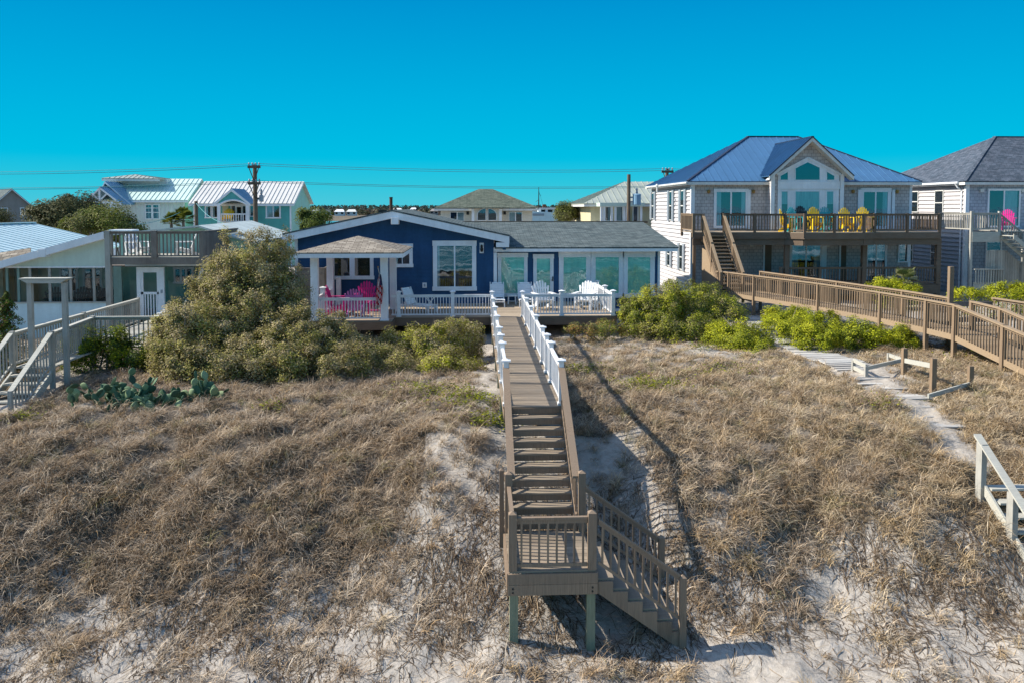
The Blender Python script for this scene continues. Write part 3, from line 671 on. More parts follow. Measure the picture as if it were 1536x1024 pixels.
# deck
dk = thing('sun_deck', 'raised house deck with white railings and brown rim in front of the blue house', 'deck', (0, 36, -1))
DX0, DX1, DY0 = -6.85, 5.95, 33.4
GX0, GX1, GY0, GY1 = -6.45, -3.66, 32.5, 36.0
d = MB(); boards(d, DX0, DX1, DY0, YW - .02, 0, .142, .007); boards(d, DX0, GX1 + .3, GY0 - .2, DY0, 0, .142, .007)
d.build('deck_floor', M['decktan'], dk)
d = MB(); d.box(GX1 + .3, X0 - .0, DY0 - .04, DY0 - .002, -.36, -.04); d.box(X1, DX1, DY0 - .04, DY0 - .002, -.36, -.04); d.box(DX0, GX1 + .3, GY0 - .24, GY0 - .202, -.36, -.04); d.box(DX1, DX1 + .04, DY0 - .04, YW - .05, -.36, -.03); d.box(GX1 + .30, GX1 + .34, GY0 - .24, DY0 - .042, -.36, -.03)
d.build('deck_rim', M['darkbrown'], dk)
each('pile', 'darkbrown', dk, [(x - .07, x + .07, DY0 + .12, DY0 + .26, -1.3, -.36) for x in (-6.3, -4.9, -3.5, -1.8, .2, 2.6, 4.2, 5.7)])
yr = DY0 + .08
rx = [PX(597, 33.2, 440), PX(679, yr, 440)]
for (x, y) in ((rx[0], yr), (rx[1], yr), (PX(842.5, yr, 440), yr), (DX1 - .1, yr), (DX1 - .1, 35.6), (DX1 - .1, 37.9)): post(dk, x, y, 0, 1.03, .15, 'white', True, True)
def rp(a, b, **k): rail_panel(dk, a, b, .92, .05, .125, .032, 'white', .09, .075, name='railing', **k)
rp((GX1 + .18, yr, 0), (rx[0] - .08, yr, 0)); rp((rx[0] + .08, yr, 0), (rx[1] - .08, yr, 0)); rp((rx[1] + .08, yr, 0), (X0, yr, 0))
rp((X1, yr, 0), (PX(842.5, yr, 440) - .08, yr, 0)); rp((PX(842.5, yr, 440) + .08, yr, 0), (DX1 - .18, yr, 0)); rp((DX1 - .1, yr + .08, 0), (DX1 - .1, 35.52, 0)); rp((DX1 - .1, 35.68, 0), (DX1 - .1, 37.82, 0))
rp((GX0 + .16, GY0, 0), (GX1 - .16, GY0, 0)); rp((GX0, GY0 + .16, 0), (GX0, GY1 - .16, 0))
post(dk, PX(484.5, 34.2, 440), 34.2, 0, 1.15, .2, 'white'); post(dk, PX(508, 36.8, 425), 36.8, 0, 1.35, .2, 'white')
# gazebo
gb = thing('gazebo', 'open white porch pavilion with four posts and tan shingled hip roof', 'pavilion', (-5, 34.2, 0))
for x in (GX0, GX1):
    for y in (GY0, GY1): post(gb, x, y, 0 if y > 33 else -.02, 2.62, .29, 'trim', False, True)
ex0, ex1, ey0, ey1 = PX(439, 31.9, 380), PX(605, 31.9, 380), 31.9, 36.5; ez = PZ(379, 31.9, 530); ap = Vector((PX(537, 34.2, 354), 34.2, PZ(354, 34.2, 537)))
r = MB(); cs = [(ex0, ey0, ez), (ex1, ey0, ez), (ex1, ey1, ez), (ex0, ey1, ez)]
for k in range(4): slab(r, [cs[k], cs[(k + 1) % 4], ap], .05)
r.build('roof', M['shtan'], gb)
f = MB(); f.box(ex0 + .02, ex1 - .02, ey0 + .02, ey0 + .06, ez - .22, ez - .012); f.box(ex0 + .02, ex1 - .02, ey1 - .06, ey1 - .02, ez - .22, ez - .012); f.box(ex0 + .02, ex0 + .06, ey0 + .06, ey1 - .06, ez - .22, ez - .012); f.box(ex1 - .06, ex1 - .02, ey0 + .06, ey1 - .06, ez - .22, ez - .012)
f.box(ex0 + .06, ex1 - .06, ey0 + .06, ey1 - .06, ez - .20, ez - .17); f.build('fascia', M['trim'], gb)
# flag on the gazebo post
fl = thing('flag', 'furled red and white striped flag on a short pole at the right pavilion post', 'flag', (GX1 - .1, GY0 - .2, .9))
a, b_ = P(576, 440, GY0 - .2), P(567, 402, GY0 - .35); p = MB(); p.tube([a, b_], .014, 6); p.build('flag_pole', M['greywood'], fl)
p = MB(); p.lathe([(.015, 0), (.03, .03), (.012, .07)], tuple(b_), 8); p.build('pole_tip', M['brass'], fl)
fb = MB(); top, bot = P(570, 412, GY0 - .33), P(568.5, 458, GY0 - .36); nR, nC = 14, 9; gr = []
for i in range(nR + 1):
    t = i / nR; wd = .06 + .13 * math.sin(min(t * 1.5, 1) * 1.6) * (1 - .55 * max(0, t - .6)); c0 = top.lerp(bot, t); row = []
    for j in range(nC + 1):
        s = j / nC - .5; row.append((c0.x + s * wd * 1.5, c0.y + .05 * math.cos(s * 17 + t * 2), c0.z + .10 * s * t))
    gr.append(row)
for i in range(nR):
    for j in range(nC):
        m = 2 if i < 5 and j > 4 else (0 if (i // 1 + j) % 3 == 1 or (j % 2 == 0 and i > 4) else 1)
        fb.face([gr[i][j], gr[i][j + 1], gr[i + 1][j + 1], gr[i + 1][j]], m)
fb.build('flag_cloth', [M['red'], M['cloth'], M['flagblue']], fl)
# privacy fence
pf = thing('privacy_fence', 'dark brown board privacy fence left of the white pavilion', 'fence', (-7.5, 36.4, -.5))
xa, xb = PX(445, 36.4, 430), PX(487, 36.4, 430); zt = PZ(402, 36.4, 465); f = MB(); k = xa
while k < xb: f.box(k, k + .30, 36.4, 36.44, -.6, zt - .30); k += .315
f.build('board_panel', M['darkgrey'], pf)
f = MB(); f.box(xa - .05, xb + .05, 36.36, 36.48, zt - .05, zt); f.box(xa, xb, 36.37, 36.47, zt - .29, zt - .2); f.box(xa, xb, 36.40, 36.44, zt - .199, zt - .055); f.build('top_rail', M['darkgrey'], pf)
f = MB(); f.box(xb - .02, xb + .10, 36.49, YG - .05, -.3, zt + .02); f.build('side_panel', M['darkgrey'], pf)
# ================================================================ big grey house on the right
YB = 48.0
rh = thing('beach_house', 'big two storey grey shingled house with blue metal roof and white gable window bay', 'house', (19.5, 53, -1))
HX0, HX1, HY1 = PX(1038, YB, 340), PX(1366, YB, 340), 59.0
HZE = PZ(273, YB, 1100); UZ, LZF = 3.15, .12
def box_wall(root, name, mat, *b): m_ = MB(); m_.box(*b); return m_.build(name, M[mat], root)
BX0, BX1, YBAY = PX(1157, 47.2, 300), PX(1264, 47.2, 300), 47.2
m_ = MB(); m_.face([(HX0, YB, -1), (BX0 + .1, YB, -1), (BX0 + .1, YB, HZE), (HX0, YB, HZE)]); m_.face([(BX1 - .1, YB, -1), (HX1, YB, -1), (HX1, YB, HZE), (BX1 - .1, YB, HZE)]); m_.face([(BX0 + .1, YB, -1), (BX1 - .1, YB, -1), (BX1 - .1, YB, UZ), (BX0 + .1, YB, UZ)])
m_.build('front_wall', M['shakebeige'], rh)
m_ = MB(); m_.box(HX0 + .03, HX1 - .03, YB + .03, HY1, -1, HZE - .02); m_.build('inner_walls', M['greysiding'], rh)
m_ = MB(); lap(m_, [(YB, -1.0), (HY1, -1.0), (HY1, HZE - .35), (YB, HZE - .35)], fXn(HX0), .26, .075); m_.build('side_wall', M['whitesiding'], rh)
m_ = MB(); lap(m_, [(YB, -1.0), (HY1, -1.0), (HY1, HZE), (YB, HZE)], fXp(HX1), .2, .016); m_.build('side_wall', M['whitesiding'], rh)
m_ = MB(); m_.box(HX0 - .05, HX0 + .02, YB + .141, HY1, HZE - .35, HZE); m_.build('frieze_board', M['shakebeige'], rh)
each('corner_board', 'trim', rh, [(HX0 - .09, HX0 + .14, YB - .03, YB - .0, -1, HZE), (HX0 - .09, HX0 - .0, YB, YB + .14, -1, HZE), (HX1 - .14, HX1 + .03, YB - .03, YB, -1, HZE)])
# hip roof
ov = .42; a, b_, c_, d_ = (HX0 - ov, YB - ov), (HX1 + ov, YB - ov), (HX1 + ov, HY1 + ov), (HX0 - ov, HY1 + ov)
zE = HZE + .02; ym = (YB + HY1) / 2; zR = PZ(205.5, ym, 1160); rx0, rx1 = PX(1122, ym, 206), PX(1197, ym, 206)
A, B_, Cc, D = [(p[0], p[1], zE) for p in (a, b_, c_, d_)]; E, G = (rx0, ym, zR), (rx1, ym, zR)
for nm, pl in (('roof_slope', [A, B_, G, E]), ('roof_slope', [D, A, E]), ('roof_slope', [B_, Cc, G]), ('roof_slope', [Cc, D, E, G])):
    m_ = MB(); seamed(m_, pl, .46, .03, .05); m_.build(nm, M['bluemetal'], rh)
m_ = MB()
for p, q in ((A, E), (E, G), (G, B_)): m_.bar(Vector(p) + Vector((0, 0, .02)), Vector(q) + Vector((0, 0, .02)), .16, .05)
m_.build('ridge_cap', M['bluecap'], rh)
m_ = MB(); m_.box(A[0] + .01, B_[0] - .01, A[1] - .0, A[1] + .05, zE - .22, zE - .052); m_.box(A[0], A[0] + .05, A[1] + .052, D[1], zE - .22, zE - .052); m_.box(A[0] + .052, B_[0], A[1] + .052, YB - .04, zE - .20, zE - .18); m_.box(B_[0] - .05, B_[0], A[1] + .052, D[1], zE - .22, zE - .052)
m_.build('fascia', M['offwhite'], rh)
m_ = MB(); m_.tube([(A[0] - .05, A[1] - .04, zE - .10), (A[0] - .05, HY1, zE - .10)], .06, 8); m_.build('gutter', M['offwhite'], rh)
vp_ = P(991, 270, 51); m_ = MB(); zz = zE + (zR - zE) * (vp_.x - A[0]) / (rx0 - A[0]); m_.tube([(vp_.x, 52, zz - .1), (vp_.x, 52, zz + .3)], .06, 8); m_.lathe([(.12, 0), (.05, .12)], (vp_.x, 52, zz + .3), 8); m_.build('roof_vent', M['offwhite'], rh)
# gable bay
gx = (BX0 + BX1) / 2; YF = 46.6; gz_ap = PZ(206, YF, 1215); gs = .90; gw = PX(1281, YF, 262) - gx
gze = gz_ap - gs * gw
yb2 = YB - ov + (gz_ap - zE) / ((zR - zE) / (ym - (YB - ov)))           # where the ridge meets the main slope
yb1 = YB - ov + max(0, gze - zE) / ((zR - zE) / (ym - (YB - ov)))
for s in (-1, 1):
    m_ = MB(); seamed(m_, [(gx, YF, gz_ap), (gx + s * gw, YF, gze), (gx + s * gw, yb1 + .6, gze), (gx, yb2 + .4, gz_ap)], .33, .075, .05); m_.build('bay_roof', M['bluemetal'], rh)
    m_ = MB(); m_.prism([(gx, YF - .03, gz_ap - .01), (gx + s * gw, YF - .03, gze - .01), (gx + s * gw, YF - .03, gze - .24), (gx, YF - .03, gz_ap - .24)], (0, .05, 0))
    m_.prism([(gx, YF + .021, gz_ap - .20), (gx + s * gw, YF + .021, gze - .20), (gx + s * gw, YF + .021, gze - .23), (gx, YF + .021, gz_ap - .23)], (0, .56, 0)); m_.build('rake_board', M['offwhite'], rh)
    m_ = MB(); m_.bar((gx, YF - .02, gz_ap + .02), (gx + s * gw, YF - .02, gze + .02), .1, .05, (0, 0, 1)); m_.build('rake_trim', M['bluecap'], rh)
m_ = MB(); m_.bar((gx, YF - .05, gz_ap + .03), (gx, yb2, gz_ap + .03), .16, .06); m_.build('bay_ridge_cap', M['bluecap'], rh)
def btop(x): return gz_ap - .15 - gs * abs(x - gx)
m_ = MB(); m_.prism([(BX0, YBAY, UZ), (BX1, YBAY, UZ), (BX1, YBAY, btop(BX1)), (gx, YBAY, btop(gx)), (BX0, YBAY, btop(BX0))], (0, 3.6, 0)); m_.build('bay_wall', M['shakebeige'], rh)
each('bay_pilaster', 'trim', rh, [(BX0 - .05, BX0 + .18, YBAY - .05, YBAY - .004, UZ, btop(BX0) - .02), (BX1 - .18, BX1 + .05, YBAY - .05, YBAY - .004, UZ, btop(BX1) - .02)])
# window wall of the bay: white panel with openings
wx0, wx1, wz0, wz1 = PX(1165, YBAY), PX(1256, YBAY), UZ + .05, PZ(262, YBAY, 1200)
zpk = PZ(238, YBAY, 1212); zm0, zm1 = PZ(284, YBAY, 1212), PZ(272.5, YBAY, 1212)
m_ = MB(); m_.prism([(wx0, YBAY - .035, wz0), (wx1, YBAY - .035, wz0), (wx1, YBAY - .035, wz1), (gx, YBAY - .035, zpk), (wx0, YBAY - .035, wz1)], (0, .03, 0)); wp = m_.build('window_wall', M['trim'], rh)
m_ = MB(); m_.box(wx0 - .03, wx1 + .03, YBAY - .09, YBAY - .036, zm0, zm1)
for s, e in ((-1, wx0), (1, wx1)): m_.bar((gx, YBAY - .06, zpk + .03), (e + s * .08, YBAY - .06, wz1 + .0), .05, .12, (0, 0, 1))
m_.build('window_mouldings', M['trim'], rh)
def bayglass(pts, curt=None):
    q = [P(px, py, YBAY) for px, py in pts]
    f_ = MB(); n = len(q)
    for k in range(n):
        u, v = q[k], q[(k + 1) % n]; f_.bar((u.x, YBAY - .05, u.z), (v.x, YBAY - .05, v.z), .04, .06, (0, 0, 1) if abs(u.z - v.z) < abs(u.x - v.x) else (1, 0, 0))
    w_ = f_.build('window', M['trim'], rh)
    f_ = MB(); f_.face([(p.x, YBAY - .037, p.z) for p in q]); f_.build('window_backing', M['room'], w_)
    if curt is not None:
        x0, x1 = q[0].x, q[1].x; f_ = MB(); f_.box(x0, x1, YBAY - .046, YBAY - .04, q[2].z - (q[2].z - q[1].z) * curt, q[2].z); f_.build('window_blind', M['curtain'], w_)
    f_ = MB(); f_.face([(p.x, YBAY - .058, p.z) for p in q]); f_.build('pane', M['glass'], w_)
bayglass([(1192, 271), (1229.5, 271), (1229.5, 251.5), (1211, 243), (1192, 252.5)])
bayglass([(1169.5, 271), (1182, 271), (1182, 257), (1169.5, 264)]); bayglass([(1239, 271), (1251.5, 271), (1251.5, 264), (1239, 257)])
bayglass([(1192, 336), (1229, 336), (1229, 287), (1192, 287)], .85); bayglass([(1171, 336), (1181.5, 336), (1181.5, 287), (1171, 287)], .4); bayglass([(1239, 336), (1250, 336), (1250, 287), (1239, 287)], .4)
# sliding doors and side windows
CU = [(0, .16), (.86, 1)]
pw(rh, 1074, 288.5, 1118, 339, YB, mull=(.5,), cas=.16, name='sliding_door', sill=False, curtain=CU)
pw(rh, 1294, 288.5, 1331, 339, YB, mull=(.5,), cas=.2, name='sliding_door', sill=False, curtain=[(.8, 1)])
pw(rh, 1187, 366, 1230, 419, YB, mull=(.5,), cas=.14, name='sliding_door', sill=False, curtain=[(0, .22), (.78, 1)])
pw(rh, 1300, 366, 1327, 419, YB, mull=(.5,), cas=.14, name='sliding_door', sill=False, curtain=[(0, .3), (.52, .86)])
pw(rh, 1368 - 20, 366, 1360, 392, YB, cas=.08)
for x0, x1 in ((1147, 1157), (1261, 1269)):
    m_ = MB(); m_.box(PX(x0, YB), PX(x1, YB), YB - .05, YB - .004, LZF, PZ(363, YB, x0)); dd = m_.build('door', M['darkbrown'], rh)
    m_ = MB(); m_.box(PX(x0, YB) - .1, PX(x0, YB) - .004, YB - .06, YB - .004, LZF, PZ(361, YB, x0)); m_.build('door_frame', M['trim'], dd)
each('shutter_box', 'trim', rh, [(PX(1284, YB), PX(1292, YB), YB - .12, YB - .004, UZ + .1, PZ(285, YB, 1290)), (PX(1335, YB), PX(1339, YB), YB - .12, YB - .004, UZ + .1, PZ(285, YB, 1335)), (PX(1232, YB), PX(1239, YB), YB - .1, YB - .004, LZF + .1, PZ(364, YB, 1235)), (PX(1119, YB), PX(1124, YB), YB - .1, YB - .004, UZ + .1, PZ(285, YB, 1120))])
for px in (1062, 1129, 1278, 1344):
    q = P(px, 288, YB); m_ = MB(); m_.box(q.x - .11, q.x + .11, YB - .03, YB - .003, q.z - .06, q.z + .06); l_ = m_.build('wall_lamp', M['offwhite'], rh)
    m_ = MB(); m_.lathe([(.04, -.1), (.10, -.06), (.11, .06), (.05, .12)], (q.x, YB - .15, q.z), 8); m_.bar((q.x, YB - .03, q.z), (q.x, YB - .1, q.z), .04, .04); m_.build('lamp_shade', M['brass'], l_)
for px in (1127, 1241): q = P(px, 368, YB); m_ = MB(); m_.box(q.x - .12, q.x + .12, YB - .08, YB - .003, q.z - .09, q.z + .09); m_.build('utility_box', M['offwhite'], rh)
def side_window(root, X, yc, z0, z1, wd, shut=True, mat='offwhite'):
    f_ = MB(); f_.box(X - .10, X - .024, yc - wd/2 - .06, yc + wd/2 + .06, z0 - .06, z1 + .06); w_ = f_.build('window', M[mat], root)
    f_ = MB(); f_.box(X - .106, X - .101, yc - wd/2, yc + wd/2, z0, z1); f_.build('window_backing', M['room'], w_)
    f_ = MB(); f_.face([(X - .115, yc - wd/2, z0), (X - .115, yc + wd/2, z0), (X - .115, yc + wd/2, z1), (X - .115, yc - wd/2, z1)]); f_.build('pane', M['glass'], w_)
    f_ = MB(); f_.box(X - .13, X - .102, yc - wd/2, yc + wd/2, (z0+z1)/2 - .03, (z0+z1)/2 + .03); f_.build('sash_bar', M[mat], w_)
    if shut:
        for s in (-1, 1):
            f_ = MB(); y0 = yc + s * (wd/2 + .32); f_.box(X - .14, X - .03, y0 - .22, y0 + .22, z0 - .1, z1 + .1)
            k = z0
            while k < z1: f_.box(X - .155, X - .141, y0 - .17, y0 + .17, k, k + .05); k += .09
            f_.build('shutter', M['greymetal'], root)
def yfor(px, X): return X * F / (px - VPX)
for px in (980, 1006.5, 1024): side_window(rh, HX0, (yfor(px, HX0) - .7), PZ(330, 52, px), PZ(288, 52, px), .6)
for px in (1004.5, 1023): side_window(rh, HX0, (yfor(px, HX0) - .7), PZ(400, 52, px), PZ(366, 52, px), .6)

# right house deck (two levels) and its stair
rd = thing('timber_deck', 'two level brown timber deck with long outside stair on the grey house with blue roof', 'deck', (19, 45, -1))
yl, yb_ = 45.0, 44.2
xa, xb, xc, xd = PX(1178, 45, 345), PX(1207, 44.2, 345), PX(1296, 44.2, 345), PX(1312, 45, 345); xL, xR_ = PX(1040, 45, 345), PX(1411, 45, 345)
SX0, SX1 = 13.0, 14.2
out = [(xL, yl), (xa, yl), (xb, yb_), (xc, yb_), (xd, yl), (xR_, yl)]
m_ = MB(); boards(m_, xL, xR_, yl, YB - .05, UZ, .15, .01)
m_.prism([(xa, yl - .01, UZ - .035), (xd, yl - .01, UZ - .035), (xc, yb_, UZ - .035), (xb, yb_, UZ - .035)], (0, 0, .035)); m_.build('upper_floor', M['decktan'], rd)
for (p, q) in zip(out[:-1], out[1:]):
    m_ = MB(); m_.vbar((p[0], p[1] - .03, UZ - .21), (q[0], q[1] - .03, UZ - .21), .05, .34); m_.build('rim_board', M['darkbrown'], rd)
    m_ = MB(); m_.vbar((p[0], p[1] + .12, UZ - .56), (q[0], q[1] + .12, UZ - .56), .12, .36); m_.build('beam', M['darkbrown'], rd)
def drail(p, q, z, mat='darkbrown', cm=None, n=1, root=rd, h=1.05):
    for k in range(n):
        a_ = Vector((p[0] + (q[0]-p[0]) * k / n, p[1] + (q[1]-p[1]) * k / n, z)); b2 = Vector((p[0] + (q[0]-p[0]) * (k+1) / n, p[1] + (q[1]-p[1]) * (k+1) / n, z))
        rail_panel(root, a_, b2, h, .06, .16, .045, mat, .12, .12)
        post(root, a_.x, a_.y, z - .3, z + h + .02, .13, mat, False)
drail((xL, 45.02), (SX0 - .02, 45.02), UZ, 'honeyv') if SX0 - xL > .4 else None
drail((SX1, 45.02), (xa, 45.02), UZ, n=2); drail((xa, 45.02), (xb, 44.22), UZ); drail((xb, 44.22), (xc, 44.22), UZ, n=2); drail((xc, 44.22), (xd, 45.02), UZ); drail((xd, 45.02), (xR_ - .06, 45.02), UZ, n=2)
drail((xL + .05, 47.7), (xL + .05, 45.1), UZ, 'honeyv'); drail((xR_ - .06, 45.02), (xR_ - .06, 47.8), UZ)
for px in (1180, 1296, 1407): x = PX(px, 45.2, 390); m_ = MB(); m_.box(x - .13, x + .13, 45.1, 45.36, -1, UZ - .38); m_.build('deck_post', M['darkbrown'], rd)
m_ = MB(); m_.box(xL + .02, xL + .18, 45.06, 45.22, -1, UZ - .38); m_.build('deck_post', M['honeyv'], rd)
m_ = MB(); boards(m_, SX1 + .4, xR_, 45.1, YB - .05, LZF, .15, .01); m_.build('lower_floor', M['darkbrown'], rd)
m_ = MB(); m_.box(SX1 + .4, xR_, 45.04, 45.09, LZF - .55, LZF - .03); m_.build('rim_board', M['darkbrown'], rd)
drail((SX1 + 3.4, 45.2), (xR_ - .06, 45.2), LZF, n=4, h=1.0)
# stair
ns = 16; SY0, SY1 = 45.0, 41.6; SB = .12
for k in range(ns - 1):
    z = UZ - (UZ - SB) / ns * (k + 1); y1 = SY0 - (SY0 - SY1) / (ns - 1) * k; m_ = MB(); m_.box(SX0 + .08, SX1 - .08, y1 - .27, y1, z - .045, z); m_.build('tread', M['honey'], rd)
    m_ = MB(); m_.box(SX0 + .08, SX1 - .08, y1 - .03, y1 - .01, z - .14, z - .046); m_.build('riser', M['darkbrown'], rd)
for sx in (SX0, SX1):
    m_ = MB(); m_.vbar((sx, SY0, UZ - .25), (sx, SY1 - .1, SB - .15), .06, .30); m_.build('stringer', M['honeyv'], rd)
    ymid, zmid = (SY0 + SY1) / 2, (UZ + SB) / 2
    rail_panel(rd, (sx, SY0, UZ), (sx, ymid, zmid), 1.0, .05, .16, .045, 'honeyv', .2, .15, cap_mat='honey'); rail_panel(rd, (sx, ymid - .05, zmid - .05), (sx, SY1, SB), 1.0, .05, .16, .045, 'honeyv', .2, .15, cap_mat='honey')
    for y, z in ((SY0, UZ), (ymid, zmid), (SY1, SB)): post(rd, sx, y, z - .6, z + 1.03, .13, 'honeyv', False)
m_ = MB(); m_.prism([(SX0 - .05, SY0, -.8), (SX0 - .05, SY0, UZ - .9), (SX0 - .05, 44.2, UZ - 1.0), (SX0 - .05, SY1 + .2, .1), (SX0 - .05, SY1 + .2, -.8)], (.03, 0, 0)); m_.build('stair_skirt', M['honey'], rd)

# long boardwalk of the right house
rb = thing('boardwalk', 'honey brown picketed boardwalk ramp running down from the grey house with blue roof', 'boardwalk', (16, 33, -1))
NL = [(13.35, 41.35), (15.45, 35.2), (16.35, 31.4), (16.75, 28.8), (16.85, 27.2)]; RL = [(15.25, 41.9), (16.7, 36.0), (17.6, 32.0), (17.95, 29.3)]
ZB = .12; zend = -.55; yend = 22.0
def pl_floor(A_, B2, z0, z1):
    for (a0, a1), (b0, b1) in zip(zip(A_[:-1], A_[1:]), zip(B2[:-1], B2[1:])):
        L = math.hypot(a1[0] - a0[0], a1[1] - a0[1]); n = max(1, int(L / .15)); m_ = MB()
        for k in range(n):
            t0, t1 = k / n, (k + .93) / n
            def q(u, v, t, z): return (u[0] + (v[0]-u[0]) * t, u[1] + (v[1]-u[1]) * t, z)
            m_.prism([q(a0, a1, t0, z0), q(b0, b1, t0, z0), q(b0, b1, t1, z0), q(a0, a1, t1, z0)], (0, 0, -.04))
        m_.build('floor_boards', M['honey'], rb)
pl_floor([NL[0], NL[1], NL[2], NL[3]], [RL[0], RL[1], RL[2], RL[3]], ZB, ZB)
def prail(p, q, z0, z1, h=1.05, sk=.22):
    rail_panel(rb, (p[0], p[1], z0), (q[0], q[1], z1), h, .06, .155, .034, 'honeyv', -9, .16, cap_mat='honey', thick=.05, skirt=sk)
    m_ = MB(); m_.vbar((p[0], p[1], z0 - .12), (q[0], q[1], z1 - .12), .035, .2); m_.build('edge_beam', M['honey'], rb)
def rpost(x, y, z, top=1.06): post(rb, x, y, gz1(x, y) - .3, z + top, .14, 'honeyv', False)
full = [(13.35, 41.35), (13.35 + .0, 41.35), (14.0, 39.4), (15.45, 35.2), (16.35, 31.4), (16.75, 28.8), (16.85, 27.2)]
full = full[1:]
for p, q in zip(full[:-1], full[1:]): prail(p, q, ZB, ZB); rpost(p[0], p[1], ZB)
rpost(16.85, 27.2, ZB); prail((SX0 - .0, 42.3), (13.35, 41.35), ZB, ZB)
for p, q in zip(RL[:-1], RL[1:]): prail(p, q, ZB, ZB, sk=.1); rpost(p[0], p[1], ZB)
m_ = MB(); m_.box(RL[3][0] - .08, RL[3][0] + .08, RL[3][1] - .08, RL[3][1] + .08, -1.2, PZ(400, 29.3, 1425)); m_.build('tall_post', M['honeyv'], rb)
# platform and descending ramp
m_ = MB(); boards(m_, 16.9, 19.4, 27.2, 29.3, ZB, .15, .01, along='x'); m_.build('floor_boards', M['honey'], rb)
for zz in (.95, .35): m_ = MB(); m_.box(18.06, 19.6, 29.27, 29.32, zz - .12, zz + .06); m_.build('rail_board', M['darkgrey'], rb)
prail((19.6, 29.3), (20.6, 27.0), ZB, ZB - .1)
n = 34
m_ = MB()
for k in range(n):
    t0, t1 = k / n, (k + .93) / n; y0, y1 = 27.2 + (yend - 27.2) * t0, 27.2 + (yend - 27.2) * t1; z0, z1 = ZB + (zend - ZB) * t0 * 1.0, ZB + (zend - ZB) * t1
    m_.prism([(16.88, y0, z0), (18.1, y0, z0), (18.1, y1, z1), (16.88, y1, z1)], (0, 0, -.04))
m_.build('ramp_boards', M['honey'], rb)
prail((16.85, 27.2), (16.85, 24.6), ZB, ZB + (zend - ZB) * .5); prail((16.85, 24.6), (16.85, yend), ZB + (zend - ZB) * .5, zend); rpost(16.85, 24.6, ZB + (zend - ZB) * .5)
prail((18.1, 28.2), (18.1, 26.6), ZB, ZB - .05, sk=.1); prail((18.1, 26.6), (18.1, 23.5), ZB - .05, -.4, sk=.1); rpost(18.1, 28.2, ZB); rpost(18.1, 26.6, ZB - .05)

# ================================================================ far right house
fh = thing('beach_house', 'house at the right edge with dark slate blue hip roof and white lap side wall', 'house', (36, 54, -1))
FX0, FX1, FY1 = PX(1449, YB, 340), 43.0, 59.5; FZE = PZ(273, YB, 1480)
m_ = MB(); m_.box(FX0, FX1, YB, FY1, -1, FZE - .02); m_.build('front_wall', M['shakegrey'], fh)
m_ = MB(); lap(m_, [(YB + .1, 2.7), (FY1, 2.7), (FY1, FZE - .3), (YB + .1, FZE - .3)], fXn(FX0), .26, .075); m_.build('side_wall', M['whitesiding'], fh)
m_ = MB(); lap(m_, [(YB + .1, -1), (FY1, -1), (FY1, 2.7), (YB + .1, 2.7)], fXn(FX0), .26, .075); m_.build('lower_side_wall', M['greysiding'], fh)
each('corner_board', 'trim', fh, [(FX0 - .09, FX0 + .14, YB - .03, YB - .003, -1, FZE), (FX0 - .09, FX0 - .003, YB, YB + .14, -1, FZE)])
A, B_, Cc, D = [(x, y, FZE + .03) for x, y in ((FX0 - ov, YB - ov), (FX1 + ov, YB - ov), (FX1 + ov, FY1 + ov), (FX0 - ov, FY1 + ov))]
ym2 = (YB + FY1) / 2; E = (PX(1492, ym2, 205), ym2, PZ(205.5, ym2, 1500)); G = (FX1 - 5, ym2, E[2])
m_ = MB()
for pl in ([A, B_, G, E], [D, A, E], [B_, Cc, G], [Cc, D, E, G]): slab(m_, pl, .06)
m_.build('roof', M['shblue'], fh)
m_ = MB(); [m_.bar(Vector(p) + Vector((0, 0, .01)), Vector(q) + Vector((0, 0, .01)), .2, .04) for p, q in ((A, E), (E, G))]; m_.build('ridge_cap', M['shblue'], fh)
m_ = MB(); m_.box(A[0] + .02, B_[0], A[1] + .02, A[1] + .06, FZE - .2, FZE - .04); m_.box(A[0] + .02, A[0] + .06, A[1] + .062, FY1, FZE - .2, FZE - .04); m_.box(A[0] + .062, B_[0], A[1] + .062, YB - .04, FZE - .18, FZE - .16); m_.build('fascia', M['offwhite'], fh)
m_ = MB(); m_.tube([(A[0] - .04, YB + .2, FZE - .06), (A[0] - .04, FY1, FZE - .06)], .07, 8); m_.build('gutter', M['trim'], fh)
m_ = MB(); m_.tube([(A[0] - .04, YB + .5, FZE - .1), (A[0] + .1, YB + .45, FZE - .35), (FX0 - .09, YB + .4, FZE - .55), (FX0 - .09, YB + .4, -.6)], .05, 8); m_.build('downpipe', M['trim'], fh)
for px in (1388, 1427): side_window(fh, FX0, yfor(px, FX0), PZ(322 if px > 1400 else 318, 50.5, px), PZ(287, 50.5, px), .85, False)
side_window(fh, FX0, yfor(1423, FX0), PZ(399, 50.5, 1423), PZ(361, 50.5, 1423), .9, False); side_window(fh, FX0, yfor(1384, FX0) + .2, PZ(394, 52, 1384), PZ(361, 52, 1384), .9, False)
pw(fh, 1482, 286.5, 1528, 339, YB, mull=(.5,), cas=.1, name='sliding_door', sill=False, curtain=[(.52, .95)])
pw(fh, 1479, 363, 1500, 396, YB, cas=.08, name='door', sill=False)
for px in (1472, 1534): q = P(px, 286, YB); m_ = MB(); m_.box(q.x - .12, q.x + .12, YB - .12, YB - .003, q.z - .1, q.z + .1); m_.build('wall_lamp', M['offwhite'], fh)
fd = thing('timber_deck', 'grey weathered deck with descending stair on the house at the right edge', 'deck', (32, 44, -1))
fx0, FYD = PX(1458, 44.5, 340), 44.5; fz_ = 3.2
m_ = MB(); boards(m_, FX0 + .2, FX1, FYD, YB - .05, fz_, .15, .01); m_.build('upper_floor', M['greywood'], fd)
